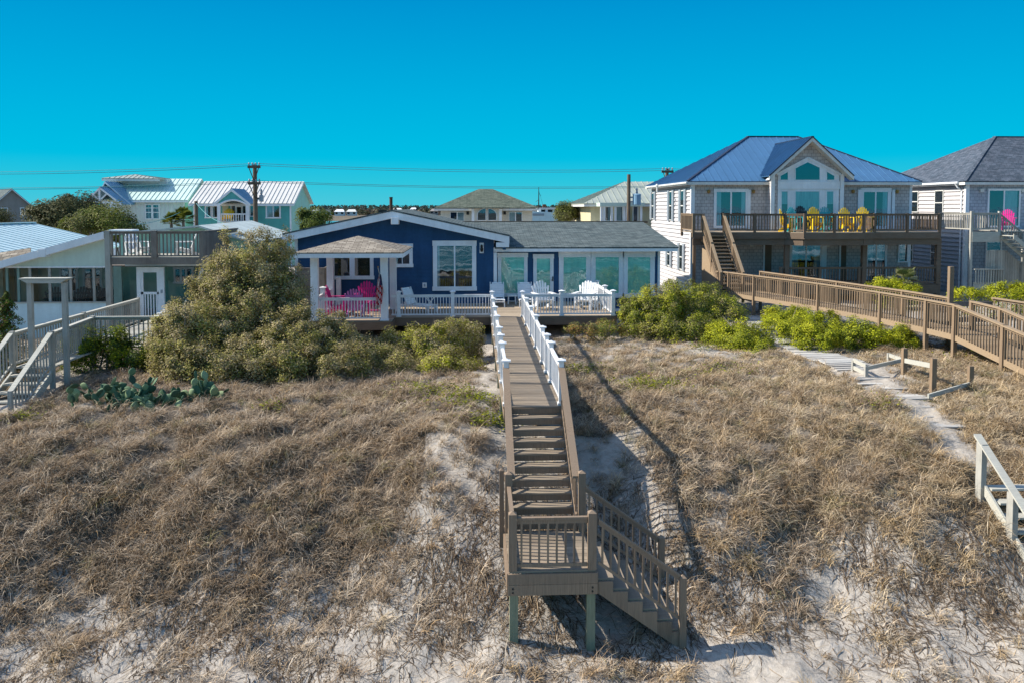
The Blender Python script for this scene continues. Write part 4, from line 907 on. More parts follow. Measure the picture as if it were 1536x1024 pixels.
m_ = MB(); m_.box(fx0, PX(1499, FYD, 350), FYD - .05, FYD - .003, fz_ - .62, fz_ - .03); m_.build('rim_board', M['greywood'], fd)
m_ = MB(); m_.box(FX0 - .1, FX0 + .2, 45.5, 45.6, fz_ - .6, fz_ - .03); m_.build('rim_board', M['darkgrey'], fd)
sxs = PX(1500, FYD, 330)
def frail(p, q, **k): rail_panel(fd, p, q, 1.05, .06, .16, .045, 'greywoodv', .12, .12, **k)
frail((fx0, FYD + .05, fz_), (sxs, FYD + .05, fz_)); frail((fx0, 47.7, fz_), (fx0, FYD + .1, fz_)); frail((FX0 + .25, 46, fz_), (fx0, 45.6, fz_))
for x in (fx0, sxs): post(fd, x, FYD + .05, -1 if x == fx0 else fz_ - .6, fz_ + 1.15, .14, 'greywoodv', False)
dx = 4.8; dzs = -3.9
for yy in (FYD + .05, 43.3):
    frail((sxs if yy > 44 else sxs + 1.2, yy, fz_ - (0 if yy > 44 else 1.0)), (sxs + dx, yy, fz_ + dzs), cap_mat=None)
    m_ = MB(); m_.vbar((sxs, yy, fz_ - .25), (sxs + dx, yy, fz_ + dzs - .25), .05, .28); m_.build('stringer', M['greywood'], fd)
    post(fd, sxs + 1.45, yy, fz_ - 3, fz_ - .15, .13, 'greywoodv', False)
for k in range(18):
    x = sxs + dx / 18 * k; z = fz_ - (k + 1) * (-dzs) / 18; m_ = MB(); m_.box(x, x + .29, 43.34, FYD + .02, z - .04, z); m_.build('tread', M['greywood'], fd)
m_ = MB(); k = sxs - .7
while k < sxs + 4: m_.box(k, k + .13, FYD + .1, FYD + .13, -.55, min(fz_ - 1.1, fz_ - .75 - max(0, k - sxs) * .81)); k += .145
m_.build('board_skirt', M['greywoodv'], fd)
m_ = MB(); k = PX(1461, FYD, 410)
while k < PX(1503, FYD, 410): m_.box(k, k + .05, FYD - .14, FYD - .09, .2, 1.0); k += .15
m_.box(PX(1460, FYD), PX(1504, FYD), FYD - .18, FYD - .05, 1.0, 1.05); m_.box(PX(1460, FYD), PX(1504, FYD), FYD - .085, FYD - .05, -.1, .3); m_.build('lower_railing', M['greywood'], fd)
# ================================================================ pale green house on the left
YL = 34.2
lh = thing('beach_house', 'pale green low beach house with screened porch and white metal roof at left', 'house', (-17, 38, -1))
lx0, lx1 = -27.0, PX(160, YL, 420); zs, zh = PZ(453, YL, 80), PZ(402, YL, 80)
r0, r1 = P(0, 393, YL - .1), P(158, 348, YL - .1); rsl = (r1.z - r0.z) / (r1.x - r0.x)
def rk(x): return r0.z + rsl * (x - r0.x)
xq = r0.x - .9
m_ = MB(); lap(m_, [(xq, zh), (lx1, zh), (lx1, rk(lx1) - .3), (xq, max(rk(xq) - .3, zh + .02))], fY(YL), .15); m_.build('gable_wall', M['palegreen'], lh)
m_ = MB(); m_.prism([(xq, YL + .03, zh), (lx1, YL + .03, zh), (lx1, YL + .03, rk(lx1) - .3), (xq, YL + .03, zh + .01)], (0, .12, 0)); m_.build('gable_backing', M['palegreen'], lh)
m_ = MB(); m_.box(lx0, lx1, YL - .02, YL + .1, -1.2, zs - .05); m_.build('porch_base_wall', M['paleblue'], lh)
m_ = MB(); m_.box(lx0, lx1, YL - .07, YL + .14, zs - .049, zs + .0); m_.build('porch_sill', M['greywood'], lh)
m_ = MB(); m_.box(lx0, lx1, YL - .03, YL - .003, zh - .0, zh + .06); m_.build('porch_header', M['trim'], lh)
m_ = MB(); xe_ = r0.x - 6
m_.prism([(xe_, YL - .42, rk(xe_)), (r1.x + .05, YL - .42, rk(r1.x + .05)), (r1.x + .05, YL - .42, rk(r1.x + .05) - .3), (xe_, YL - .42, rk(xe_) - .3)], (0, .06, 0))
m_.prism([(xe_, YL - .355, rk(xe_) - .27), (r1.x, YL - .355, rk(r1.x) - .27), (r1.x, YL - .355, rk(r1.x) - .30), (xe_, YL - .355, rk(xe_) - .30)], (0, .35, 0)); m_.build('rake_fascia', M['trim'], lh)
b0, b1 = P(56, 379, YL - .5), P(74, 379, YL - .1); m_ = MB(); m_.box(b0.x, b0.x + .28, YL - .45, YL - .01, PZ(386, YL - .4, 60), PZ(374, YL - .4, 60)); m_.build('beam_end', M['trim'], lh)
for px in (10, 27, 44.5, 74, 105.5, 140.5): x = PX(px, YL, 425); m_ = MB(); m_.box(x - .05, x + .05, YL + .02, YL + .1, zs, zh); m_.build('porch_mullion', M['greywoodv' if px > 40 else 'sage'], lh)
m_ = MB(); m_.face([(lx0, YL + .07, zs), (lx1, YL + .07, zs), (lx1, YL + .07, zh), (lx0, YL + .07, zh)]); m_.build('porch_screen', M['screen'], lh)
YP = 37.0
xw = PX(72, YP, 425)
m_ = MB(); m_.box(xw, lx1 + 4.2, YP, YP + .1, -.2, zh + .01); m_.build('porch_back_wall', M['palegreen'], lh)
m_ = MB(); m_.box(lx0, xw - .02, YP + .02, YP + .1, -.2, zh + .01); m_.build('porch_back_wall', M['yellowwall'], lh)
m_ = MB(); m_.box(lx0, lx1 + 4.2, YL + .2, YP - .02, -.1, -.02); m_.build('porch_floor', M['greywood'], lh)
m_ = MB(); m_.box(lx0, lx1 + 4.2, YL + .16, YP + .1, zh + .02, zh + .08); m_.build('porch_ceiling', M['darkgrey'], lh)
for a_, c_ in ((94, 114), (129, 150)): pw(lh, a_, 404, c_, 436, YP, mull=(.5,), trans=(.62,), cas=.1, rail=.03)
for a_, c_ in ((3, 20), (44, 56)):
    m_ = MB(); xa, xb = PX(a_, YP - .2), PX(c_, YP - .2); n = 14
    for k in range(n): m_.face([(xa + (xb - xa) * k / n, YP - .2 - .05 * (k % 2), .1), (xa + (xb - xa) * (k + 1) / n, YP - .2 - .05 * ((k + 1) % 2), .1), (xa + (xb - xa) * (k + 1) / n, YP - .2 - .05 * ((k + 1) % 2), zh), (xa + (xb - xa) * k / n, YP - .2 - .05 * (k % 2), zh)])
    m_.build('porch_curtain', M['curtainy'], lh)
# entry part under the upper deck
XD0, XD1 = PX(206, 33.9, 440), PX(247, 33.9, 440); YD = 33.9; zd1 = PZ(401, YD, 226)
m_ = MB(); m_.box(PX(170, 34.1), PX(182, 34.1), 34.05, 34.15, -.3, 2.1); m_.build('entry_wall', M['sage'], lh)
m_ = MB(); m_.box(XD1, XD1 + 2.9, YP - .3, YP - .2, -.2, 2.3); m_.build('entry_back_wall', M['sage'], lh)
pw(lh, 264, 404, 288, 423, YP - .3, mull=(.33, .66), cas=.08)
m_ = MB(); m_.face([(PX(182, 34.1), 34.1, 0), (XD0, 34.1, 0), (XD0, 34.1, 2.1), (PX(182, 34.1), 34.1, 2.1)]); m_.build('entry_screen', M['screen'], lh); m_ = MB(); m_.face([(XD1, 34.1, 0), (XD1 + 1.6, 34.1, 0), (XD1 + 1.6, 34.1, 2.1), (XD1, 34.1, 2.1)]); m_.build('entry_screen', M['screen'], lh)
m_ = MB()
m_.box(XD0, XD0 + .16, YD - .05, YD + .05, 0, zd1); m_.box(XD1 - .22, XD1, YD - .05, YD + .05, 0, zd1); m_.box(XD0 + .16, XD1 - .22, YD - .05, YD + .05, zd1 - .15, zd1); m_.box(XD0 + .16, XD1 - .22, YD - .03, YD + .03, .95, 1.05)
m_.box(XD0 + .16, XD0 + .26, YD - .03, YD + .03, 0, zd1 - .15); m_.box(XD1 - .30, XD1 - .22, YD - .03, YD + .03, 0, zd1 - .15); m_.box(XD0 + .26, XD1 - .30, YD - .03, YD + .03, zd1 - .22, zd1 - .15)
k = XD0 + .3
while k < XD1 - .32: m_.box(k, k + .045, YD - .02, YD + .02, 0, .95); k += .115
dr = m_.build('screen_door', M['trim'], lh)
m_ = MB(); m_.face([(XD0 + .26, YD + .01, .0), (XD1 - .3, YD + .01, .0), (XD1 - .3, YD + .01, zd1 - .2), (XD0 + .26, YD + .01, zd1 - .2)]); m_.build('door_screen', M['screen'], dr)
m_ = MB(); m_.box(XD1 - .14, XD1 - .06, YD - .075, YD - .051, 1.0, 1.14); m_.build('door_handle', M['greymetal'], dr)
m_ = MB(); m_.box(XD0 - .6, XD1 + 2.6, YD + .3, YD + .4, 2.10, 2.26); m_.build('entry_header', M['trim'], lh)
# roofs
A_, B_, C_ = P(51, 335, 42), P(131, 354, 42), P(0, 378, 35.0); A_, B_, C_ = A_, B_, C_
nn = (B_ - A_).cross(C_ - A_); 
def onpl(x, y): return (x, y, A_.z - (nn.x * (x - A_.x) + nn.y * (y - A_.y)) / nn.z)
ea = Vector((A_.x, 35.0, 0)); m_ = MB()
seamed(m_, [onpl(A_.x - 1.0, 34.9), onpl(-18.2, 34.9), onpl(-18.2, 42), onpl(A_.x, 42)], .42, .03, .05) if False else None
slab(m_, [onpl(A_.x - 2.0, 34.9), onpl(-18.0, 34.9), onpl(-18.0, 42), onpl(A_.x, 42)], .05)
y = 35.1; nv = nn.normalized() if nn.z > 0 else -nn.normalized()
while y < 42: p, q = Vector(onpl(A_.x - 2.0 * (42 - y) / 7.1, y)), Vector(onpl(-18.05, y)); m_.bar(p + nv * .015, q + nv * .015, .035, .03, tuple(nv)); y += .42
m_.build('metal_roof', M['icemetal'], lh)
m_ = MB(); m_.bar(Vector(onpl(A_.x - 2.0, 34.9)) + Vector((0, 0, .03)), Vector(onpl(A_.x, 42)) + Vector((0, 0, .03)), .3, .05); m_.build('ridge_cap', M['icemetal'], lh)
m_ = MB(); slab(m_, [P(-40, 384, 34.9), P(0, 379, 34.9), P(46, 372, 34.9), P(46, 383, 34.4), P(-40, 404, 34.4)], .03); m_.build('lower_roof_edge', M['shtan'], lh)
rr = [P(205, 349, 37.5), P(362, 334, 42), P(425, 352, 40)]
m_ = MB(); xr_ = -12.35; zr_ = PZ(334, 42, 362); zl_, zr2 = PZ(348, 37.5, 205), PZ(356, 40, 420)
slab(m_, [(-16.2, 36.4, zl_ - .05), (xr_, 36.4, zr_ - .02), (xr_, 45, zr_ + .05), (-16.2, 45, zl_ + .0)], .08); slab(m_, [(xr_, 36.4, zr_ - .02), (-9.9, 36.4, zr2 - .1), (-9.9, 45, zr2 - .05), (xr_, 45, zr_ + .05)], .08)
m_.build('low_gable_roof', M['greyroof'], lh)
m_ = MB(); m_.prism([(-16.0, 36.9, -.9), (-10.1, 36.9, -.9), (-10.1, 36.9, zr2 - .15), (xr_, 36.9, zr_ - .12), (-16.0, 36.9, zl_ - .14)], (0, 7, 0)); m_.build('rear_walls', M['mint'], lh)
m_ = MB(); m_.box(PX(170, 37), PX(205, 37), 36.6, 37.3, zl_ - .03, zl_ + .12); m_.build('roof_box', M['trim'], lh)
# upper deck
ud = thing('timber_deck', 'weathered upper roof deck with grey picket railing on the pale green house', 'deck', (-13.5, 34.5, -1))
ux0, ux1, uy0, uy1 = PX(163, 33.3, 400), PX(303, 33.3, 370), 33.3, 36.0; uz = PZ(386, 33.3, 230)
m_ = MB(); boards(m_, ux0, ux1, uy0, uy1, uz, .15, .01); m_.build('floor_boards', M['greywood'], ud)
m_ = MB(); m_.box(ux0 - .05, ux1 + .05, uy0 - .06, uy0 - .003, uz - .3, uz - .02); m_.build('rim_board', M['darkgrey'], ud)
m_ = MB(); m_.box(ux1 + .003, ux1 + .05, uy0, uy1, uz - .3, uz - .02); m_.build('rim_board', M['darkgrey'], ud)
hp = PZ(347, 33.3, 230) - uz; xm_ = PX(232, 33.3, 370)
def urail(p, q, pick=.045, gap=.15): rail_panel(ud, p, q, hp, .06, gap, pick, 'darkgrey', .05, .13)
urail((ux0 + .1, uy0, uz), (xm_ - .12, uy0, uz)); urail((xm_ + .12, uy0, uz), (ux1 - .1, uy0, uz)); urail((ux1, uy0 + .1, uz), (ux1, uy1 + .2, uz), .13, .15); urail((ux1, uy1 + .3, uz), (ux1 + .0, uy1 + 2.2, uz))
post(ud, ux0, uy0, -1.1, uz + hp + .02, .2, 'greywoodv', False); post(ud, xm_, uy0, uz - .02, uz + hp + .02, .22, 'darkgrey', False); post(ud, ux1, uy0, uz - .3, uz + hp + .02, .18, 'darkgrey', False)
q0, q1 = P(304, 402, 33.6), P(292, 443, 32.2); m_ = MB(); m_.bar(q0, q1, .05, .22); m_.build('stair_rail', M['greywood'], ud)
# lower deck, walkway, arbour and steps
ld = thing('boardwalk', 'weathered grey deck and picket walkway leading from the screen door to sand steps at left', 'boardwalk', (-12.5, 27, -1))
WX0, WX1, WY = -13.25, -12.15, 23.4
m_ = MB(); boards(m_, WX0, -7.5, 26.75, YD - .06, 0, .145, .008); boards(m_, WX0, WX1, WY, 26.75, 0, .145, .008); m_.build('deck_floor', M['greywood'], ld)
def lrail(p, q, m='greywoodv', cm='greywood'): rail_panel(ld, p, q, 1.0, .06, .155, .036, m, .1, .14, cap_mat=cm)
lrail((WX0, 32.0, 0), (WX0, 27.6, 0)); lrail((WX0, 27.6, 0), (WX0, WY, 0)); lrail((WX1 - .35, 26.7, 0), (-9.6, 26.7, 0)); lrail((WX1 - .35, 26.6, 0), (WX1, WY, 0)); lrail((-9.6, 26.7, 0), (-7.6, 26.7, 0))
for x, y in ((WX0, 32.0), (WX0, 27.6), (WX0, WY), (WX1 - .35, 26.65), (WX1, WY), (-9.6, 26.7)): post(ld, x, y, -1.1, 1.03, .12, 'greywoodv', False)
sy1, sz1 = 21.3, -1.2; nst = 7
for k in range(nst - 1):
    z = (sz1) / nst * (k + 1); y1 = WY - (WY - sy1) / (nst - 1) * k; m_ = MB(); m_.box(WX0 + .06, WX1 - .06, y1 - .3, y1, z - .045, z); m_.build('tread', M['greywood'], ld)
for x in (WX0, WX1):
    lrail((x, WY - .06, 0), (x, sy1, sz1)); m_ = MB(); m_.vbar((x, WY, -.2), (x, sy1 - .2, sz1 - .2), .05, .26); m_.build('stringer', M['greywood'], ld); post(ld, x, sy1, sz1 - .4, sz1 + 1.0, .1, 'greywoodv', False)
ab = thing('arbor', 'plain weathered timber arbor of two posts and one flared beam over the left walkway', 'arbor', (-12.6, 23.5, -.7))
za = PZ(419, 23.5, 66)
for px in (44.5, 96.5): x = PX(px, 23.5, 460); m_ = MB(); m_.box(x - .065, x + .065, 23.48, 23.61, -1.1, za - .10); m_.build('post', M['greywoodv'], ab)
xa, xb = PX(32, 23.5, 418), PX(103, 23.5, 418); m_ = MB(); m_.prism([(xa, 23.4, za + .0), (xb, 23.4, za), (xb - .2, 23.4, za - .11), (xa + .2, 23.4, za - .11)], (0, .28, 0)); m_.box(xa - .02, xb + .02, 23.38, 23.7, za + .003, za + .035); m_.build('beam', M['greywood'], ab)

# ================================================================ buildings and poles further back
def gable_house(name, label, x0, x1, y0, y1, zb, ze_, zr_, wall, roof, ridge='x', ov=.5, side=None, rib=.5, trim='trim'):
    """block house; ridge along x (front slope faces us) or along y (gable faces us)"""
    h = thing('house', label, 'house', ((x0 + x1) / 2, (y0 + y1) / 2, zb)); b = MB()
    lap(b, [(x0, zb), (x1, zb), (x1, ze_), (x0, ze_)] if ridge == 'x' else [(x0, zb), (x1, zb), (x1, ze_), ((x0 + x1) / 2, zr_), (x0, ze_)], fY(y0), .22, .02); b.build('front_wall', M[wall], h)
    ym, xm = (y0 + y1) / 2, (x0 + x1) / 2
    b = MB()
    if ridge == 'x': b.prism([(x0, y0 + .05, zb), (x0, y1, zb), (x0, y1, ze_), (x0, ym, zr_ - .05), (x0, y0 + .05, ze_)], (x1 - x0, 0, 0))
    else: b.prism([(x0, y0 + .05, zb), (x1, y0 + .05, zb), (x1, y0 + .05, ze_), (xm, y0 + .05, zr_ - .05), (x0, y0 + .05, ze_)], (0, y1 - y0, 0))
    b.build('walls', M[side or wall], h)
    b = MB()
    if ridge == 'x':
        s = (zr_ - ze_) / (ym - y0); ee = ze_ - s * ov
        fs = ([(x0 - ov, y0 - ov, ee), (x1 + ov, y0 - ov, ee), (x1 + ov, ym, zr_), (x0 - ov, ym, zr_)], [(x0 - ov, ym, zr_), (x1 + ov, ym, zr_), (x1 + ov, y1 + ov, ee), (x0 - ov, y1 + ov, ee)])
    else:
        s = (zr_ - ze_) / (xm - x0); ee = ze_ - s * ov
        fs = ([(x0 - ov, y0 - ov, ee), (xm, y0 - ov, zr_), (xm, y1 + ov, zr_), (x0 - ov, y1 + ov, ee)], [(xm, y0 - ov, zr_), (x1 + ov, y0 - ov, ee), (x1 + ov, y1 + ov, ee), (xm, y1 + ov, zr_)])
    for q in fs:
        q = [Vector(p) + Vector((0, 0, .1)) for p in q]
        (seamed(b, q, rib, .05, .08) if rib else slab(b, q, .08))
    b.build('roof', M[roof], h)
    b = MB()
    if ridge == 'x':
        b.box(x0 - ov, x1 + ov, y0 - ov - .03, y0 - ov + .03, ee - .16, ee + .02)
        for xx in (x0 - ov, x1 + ov): b.prism([(xx - .02, y0 - ov, ee - .1), (xx - .02, ym, zr_ - .1), (xx - .02, ym, zr_ + .02), (xx - .02, y0 - ov, ee + .02)], (.04, 0, 0))
    else:
        for s_ in (-1, 1): b.prism([(xm, y0 - ov - .03, zr_ + .02), (xm + s_ * (xm - x0 + ov), y0 - ov - .03, ee + .02), (xm + s_ * (xm - x0 + ov), y0 - ov - .03, ee - .16), (xm, y0 - ov - .03, zr_ - .16)], (0, .06, 0))
    b.build('fascia', M[trim], h)
    b = MB(); [b.box(xx - .08, xx + .08, y0 - .03, y0 - .022, zb, ze_) for xx in (x0 + .08,)]; b.build('corner_board', M[trim], h)
    b = MB(); b.box(x1 - .16, x1 + .01, y0 - .03, y0 - .022, zb, ze_); b.build('corner_board', M[trim], h)
    return h
GB = -1.0
# taupe gable house at far left
Yt = 140; h = gable_house('house', 'taupe grey gabled house at the far left edge behind the metal roof', PX(-9, Yt, 300), PX(44, Yt, 300), Yt, Yt + 12, -4.9, PZ(309, Yt, 20), PZ(284, Yt, 20), 'taupe', 'shgrey', 'y', .5, None, 0)
pw(h, 2, 313, 6, 330, Yt, cas=.1, trans=(.5,)); pw(h, 7.5, 313, 11.5, 330, Yt, cas=.1, trans=(.5,)); pw(h, 30, 313, 34, 324, Yt, cas=.12, trans=(.5,))
m_ = MB(); x = PX(45, Yt - .5, 310); m_.tube([(x + .3, Yt - .5, PZ(311, Yt, 45)), (x, Yt - .3, PZ(314, Yt, 45)), (x, Yt - .1, GB)], .07, 6); m_.build('downpipe', M['trim'], h)
h.rotation_euler = (0, 0, R(40)); h.location.x -= 3.86; h.location.y -= 1.4
# white board and batten house with mint roof
Yw = 85; x0, x1 = PX(150, Yw, 300), PX(277, Yw, 300); wz, wr = PZ(298, Yw, 220), PZ(270, Yw + 4, 240)
h = gable_house('house', 'white board and batten house with pale mint metal roof and raised flat roof', x0, x1, Yw, Yw + 8, GB, wz, wr, 'whitebb', 'mintmetal', 'x', .5, 'mint', .5)
m_ = MB(); k = x0 + .3
while k < x1: m_.box(k, k + .06, Yw - .05, Yw - .022, GB, wz); k += .42
m_.build('battens', M['whitebb'], h)
pw(h, 219.5, 308, 227, 328, Yw, cas=.1, trans=(.45, .78)); pw(h, 230.5, 308, 238, 328, Yw, cas=.1, trans=(.45, .78))
ft0, ft1 = PX(136, Yw - 1, 265), PX(256, Yw + 3, 268); zf0 = PZ(267, Yw, 190)
m_ = MB(); A_ = (ft0, Yw + 1.4, zf0 + .02); B_ = (PX(228, Yw - 1), Yw + 1.4, zf0 - .02); Cq = (ft1, Yw + 6, zf0 - .05); Dq = (ft0 + .5, Yw + 8, zf0 + .1); T_ = (PX(200, Yw + 2), Yw + 3, PZ(262, Yw + 3, 200))
for a_, c_ in ((A_, B_), (B_, Cq), (Cq, Dq), (Dq, A_)): seamed(m_, [a_, c_, T_], .5, .04, .08)
m_.build('upper_roof', M['sagemetal'], h)
m_ = MB(); m_.box(PX(150, Yw + .3), PX(240, Yw + .3), Yw + 2.6, Yw + 7, wz + .6, zf0 - .05); m_.build('upper_walls', M['whitebb'], h)
m_ = MB(); m_.prism([(A_[0], A_[1], A_[2] - .3), (B_[0], B_[1], B_[2] - .3), (B_[0], B_[1], B_[2] - .08), (A_[0], A_[1], A_[2] - .08)], (0, .08, 0)); m_.build('upper_fascia', M['offwhite'], h)
for (pl, pr, pa, ye, yb_, zl, zt, mt) in ((124, 184, 150, Yw - 3.0, Yw - .2, 307, 280.5, 'porchblue'), (140, 196, 158, Yw - 1.2, Yw + 2.5, 306, 272, 'porchblue')):
    xa, xm2, xb = PX(pl, ye, 300), PX(pa, ye, 300), PX(pr, ye, 300); za_, zt_ = PZ(zl, ye, 150), PZ(zt, ye, 150)
    m_ = MB(); seamed(m_, [(xa, ye, za_), (xm2, ye, zt_), (xm2, yb_, zt_), (xa, yb_, za_)], .45, .04, .08); seamed(m_, [(xm2, ye, zt_), (xb, ye, za_), (xb, yb_, za_), (xm2, yb_, zt_)], .45, .04, .08); m_.build('porch_roof', M[mt], h)
    m_ = MB(); m_.prism([(xm2, ye - .04, zt_ - .02), (xa, ye - .04, za_ - .02), (xa, ye - .04, za_ - .22), (xm2, ye - .04, zt_ - .22)], (0, .06, 0)); m_.prism([(xm2, ye - .04, zt_ - .02), (xb, ye - .04, za_ - .02), (xb, ye - .04, za_ - .22), (xm2, ye - .04, zt_ - .22)], (0, .06, 0)); m_.build('porch_rake', M['trim'], h)
ye = Yw - 3.0; m_ = MB(); m_.box(PX(134, ye), PX(172, ye), ye + .02, ye + .2, PZ(306, ye, 150), PZ(303, ye, 150)); xm2 = PX(151, ye); m_.box(xm2 - .08, xm2 + .08, ye + .04, ye + .18, PZ(303, ye, 150), PZ(284, ye, 150)); zc = PZ(301.5, ye, 150)
for s in (-1, 1): m_.bar((xm2, ye + .1, zc), (xm2 + s * .75, ye + .1, zc + .75), .1, .12)
m_.build('porch_truss', M['trim'], h)
for px in (136.5, 169, 173): x = PX(px, ye); m_ = MB(); m_.box(x - .13, x + .13, ye, ye + .26, GB, PZ(305, ye, 150)); m_.build('porch_post', M['trim'], h)
pw(h, 155, 313, 159.5, 335, Yw, cas=.12); pw(h, 163, 313, 168, 335, Yw, cas=.12); pw(h, 153.5, 307, 168, 309.5, Yw, cas=.1, mull=(.33, .66), rail=.04)
# teal house
Yk = 80; x0, x1 = PX(290, Yk, 320), PX(437, Yk, 320); kz, kr = PZ(304.5, Yk, 360), PZ(274, Yk + 4.5, 360)
h = gable_house('house', 'turquoise house with pale standing seam metal roof behind the utility pole', x0, x1, Yk, Yk + 9, GB - 1, kz, kr, 'teal', 'whitemetal', 'x', .35, 'mint', .42)  # side walls get paler paint that stands in for brighter light
pw(h, 309.5, 310, 316, 326, Yk, cas=.12, curtain=[(0, .4)]); pw(h, 319.5, 310, 326, 326, Yk, cas=.12, curtain=[(0, .4)]); pw(h, 401, 309, 419, 326, Yk, cas=.14, mull=(.5,), curtain=[(0, .6)])
ye = Yk - 2.2; xa, xm2, xb = PX(321, ye), PX(349, ye), PX(384, ye); za_, zt_ = PZ(305.5, ye, 350), PZ(283, ye, 350); xb = 2 * xm2 - xa
m_ = MB(); seamed(m_, [(xa, ye, za_), (xm2, ye, zt_), (xm2, Yk + 2.2, zt_), (xa, Yk + .4, za_)], .4, .04, .08); seamed(m_, [(xm2, ye, zt_), (xb, ye, za_), (xb, Yk + .4, za_), (xm2, Yk + 2.2, zt_)], .4, .04, .08); m_.build('porch_roof', M['porchblue'], h)
m_ = MB()
for e in (xa, xb): m_.prism([(xm2, ye - .05, zt_ - .02), (e, ye - .05, za_ - .02), (e, ye - .05, za_ - .28), (xm2, ye - .05, zt_ - .28)], (0, .06, 0))
m_.build('porch_rake', M['trim'], h)
# porch gable with arched underside
n = 12; ax0, ax1 = PX(330, ye), PX(372, ye); az = PZ(307, ye, 350); m_ = MB()
top = lambda x: za_ + (zt_ - za_) * (1 - abs(x - xm2) / (xm2 - xa)) - .25
arc = lambda x: az + .45 * (1 - ((x - (ax0 + ax1) / 2) / ((ax1 - ax0) / 2)) ** 2)
for k in range(n):
    u, v = ax0 + (ax1 - ax0) * k / n, ax0 + (ax1 - ax0) * (k + 1) / n; m_.prism([(u, ye + .05, min(arc(u), top(u) - .01)), (v, ye + .05, min(arc(v), top(v) - .01)), (v, ye + .05, top(v)), (u, ye + .05, top(u))], (0, .1, 0))
m_.build('porch_gable', M['teal'], h)
m_ = MB(); m_.tube([(ax0 + (ax1 - ax0) * k / n, ye + .03, arc(ax0 + (ax1 - ax0) * k / n) - .04) for k in range(n + 1)], .1, 6); m_.build('porch_arch', M['trim'], h)
for px in (329, 372): x = PX(px, ye); m_ = MB(); m_.box(x - .14, x + .14, ye, ye + .28, GB - 1, az + .1); m_.build('porch_post', M['trim'], h)
rail_panel(h, (PX(331, ye), ye + .1, PZ(334, ye, 350)), (PX(371, ye), ye + .1, PZ(334, ye, 350)), .85, .06, .22, .05, 'trim', .1, .1)
m_ = MB(); m_.box(PX(326, ye), PX(376, ye), ye + .3, Yk - .06, PZ(334, ye, 350) - .2, PZ(334, ye, 350)); m_.build('porch_floor', M['greywood'], h)
m_ = MB(); m_.box(PX(335, Yk), PX(344, Yk), Yk - .05, Yk - .023, PZ(333, Yk), PZ(307, Yk)); m_.build('entry_panel', M['yellowwall'], h)
pw(h, 356, 311, 362, 333, Yk, cas=.12, name='door', sill=False); pw(h, 348, 309, 352.5, 333, Yk, cas=.1); pw(h, 365, 309, 368.5, 333, Yk, cas=.1); pw(h, 376, 309, 380, 324, Yk, cas=.1)
# cream hip roof house, centre
def hip_house(label, x0, x1, y0, y1, zb, ze_, zr_, rx0, rx1, wall, roof, ov=.6, rib=0):
    h = thing('house', label, 'house', ((x0 + x1) / 2, (y0 + y1) / 2, zb)); b = MB(); b.box(x0, x1, y0, y1, zb, ze_ - .05); b.build('walls', M[wall], h); ym = (y0 + y1) / 2
    A, B, Cc, D = [(x, y, ze_) for x, y in ((x0 - ov, y0 - ov), (x1 + ov, y0 - ov), (x1 + ov, y1 + ov), (x0 - ov, y1 + ov))]; E, G = (rx0, ym, zr_), (rx1, ym, zr_); b = MB()
    for q in ([A, B, G, E], [D, A, E], [B, Cc, G], [Cc, D, E, G]): (seamed(b, q, rib, .05, .08) if rib else slab(b, q, .08))
    b.build('roof', M[roof], h); b = MB(); b.box(A[0] + .02, B[0] - .02, A[1] + .02, A[1] + .08, ze_ - .28, ze_ - .09); b.box(A[0] + .02, A[0] + .08, A[1] + .082, D[1], ze_ - .28, ze_ - .09); b.box(B[0] - .08, B[0] - .02, A[1] + .082, D[1], ze_ - .28, ze_ - .09); b.build('fascia', M['offwhite'], h); return h
Yc = 75; cz, cr = PZ(312, Yc - .6, 730), PZ(284, Yc + 5.5, 730)
h = hip_house('cream stucco house with green grey hip roof behind the blue house ridge', PX(661, Yc, 320), PX(798.5, Yc, 320), Yc, Yc + 11, GB, cz, cr, PX(718, Yc + 5.5, 284), PX(739, Yc + 5.5, 284), 'cream', 'shgreen')
x0, x1 = PX(708.5, Yc), PX(751.5, Yc); m_ = MB(); m_.box(x0, x1, Yc - .9, Yc - .003, GB, cz - .06); m_.build('bay_wall', M['cream'], h)
m_ = MB(); xm2 = (x0 + x1) / 2; za_ = cz + .02; zt_ = PZ(300, Yc, 730); slab(m_, [(x0 - .5, Yc - 1.5, za_), (x1 + .5, Yc - 1.5, za_), (xm2, Yc + 3.6, zt_ + .6)], .08); m_.build('bay_roof', M['shgreen'], h)
each('corner_board', 'trim', h, [(x0 - .05, x0 + .2, Yc - .94, Yc - .903, GB, cz - .1), (x1 - .2, x1 + .05, Yc - .94, Yc - .903, GB, cz - .1)])
cxn = PX(730.5, Yc - .9); zb_ = PZ(331, Yc - .9, 730)
for s in (-1, 1):
    pts = [(cxn + s * .1, zb_)] + [(cxn + s * (.1 + .78 * math.cos(t)), PZ(323, Yc - .9, 730) + .62 * math.sin(t)) for t in np.linspace(0, math.pi / 2, 8)]; pts = [(cxn + s * .1, zb_), (cxn + s * .88, zb_)] + pts[1:]
    m_ = MB()
    for k in range(len(pts)): u, v = pts[k], pts[(k + 1) % len(pts)]; m_.bar((u[0], Yc - .93, u[1]), (v[0], Yc - .93, v[1]), .05, .06, (0, 1, 0))
    w_ = m_.build('arched_window', M['trim'], h); m_ = MB(); m_.face([(u[0], Yc - .91, u[1]) for u in pts]); m_.build('window_backing', M['room'], w_); m_ = MB(); m_.face([(u[0], Yc - .94, u[1]) for u in pts]); m_.build('pane', M['glass'], w_)
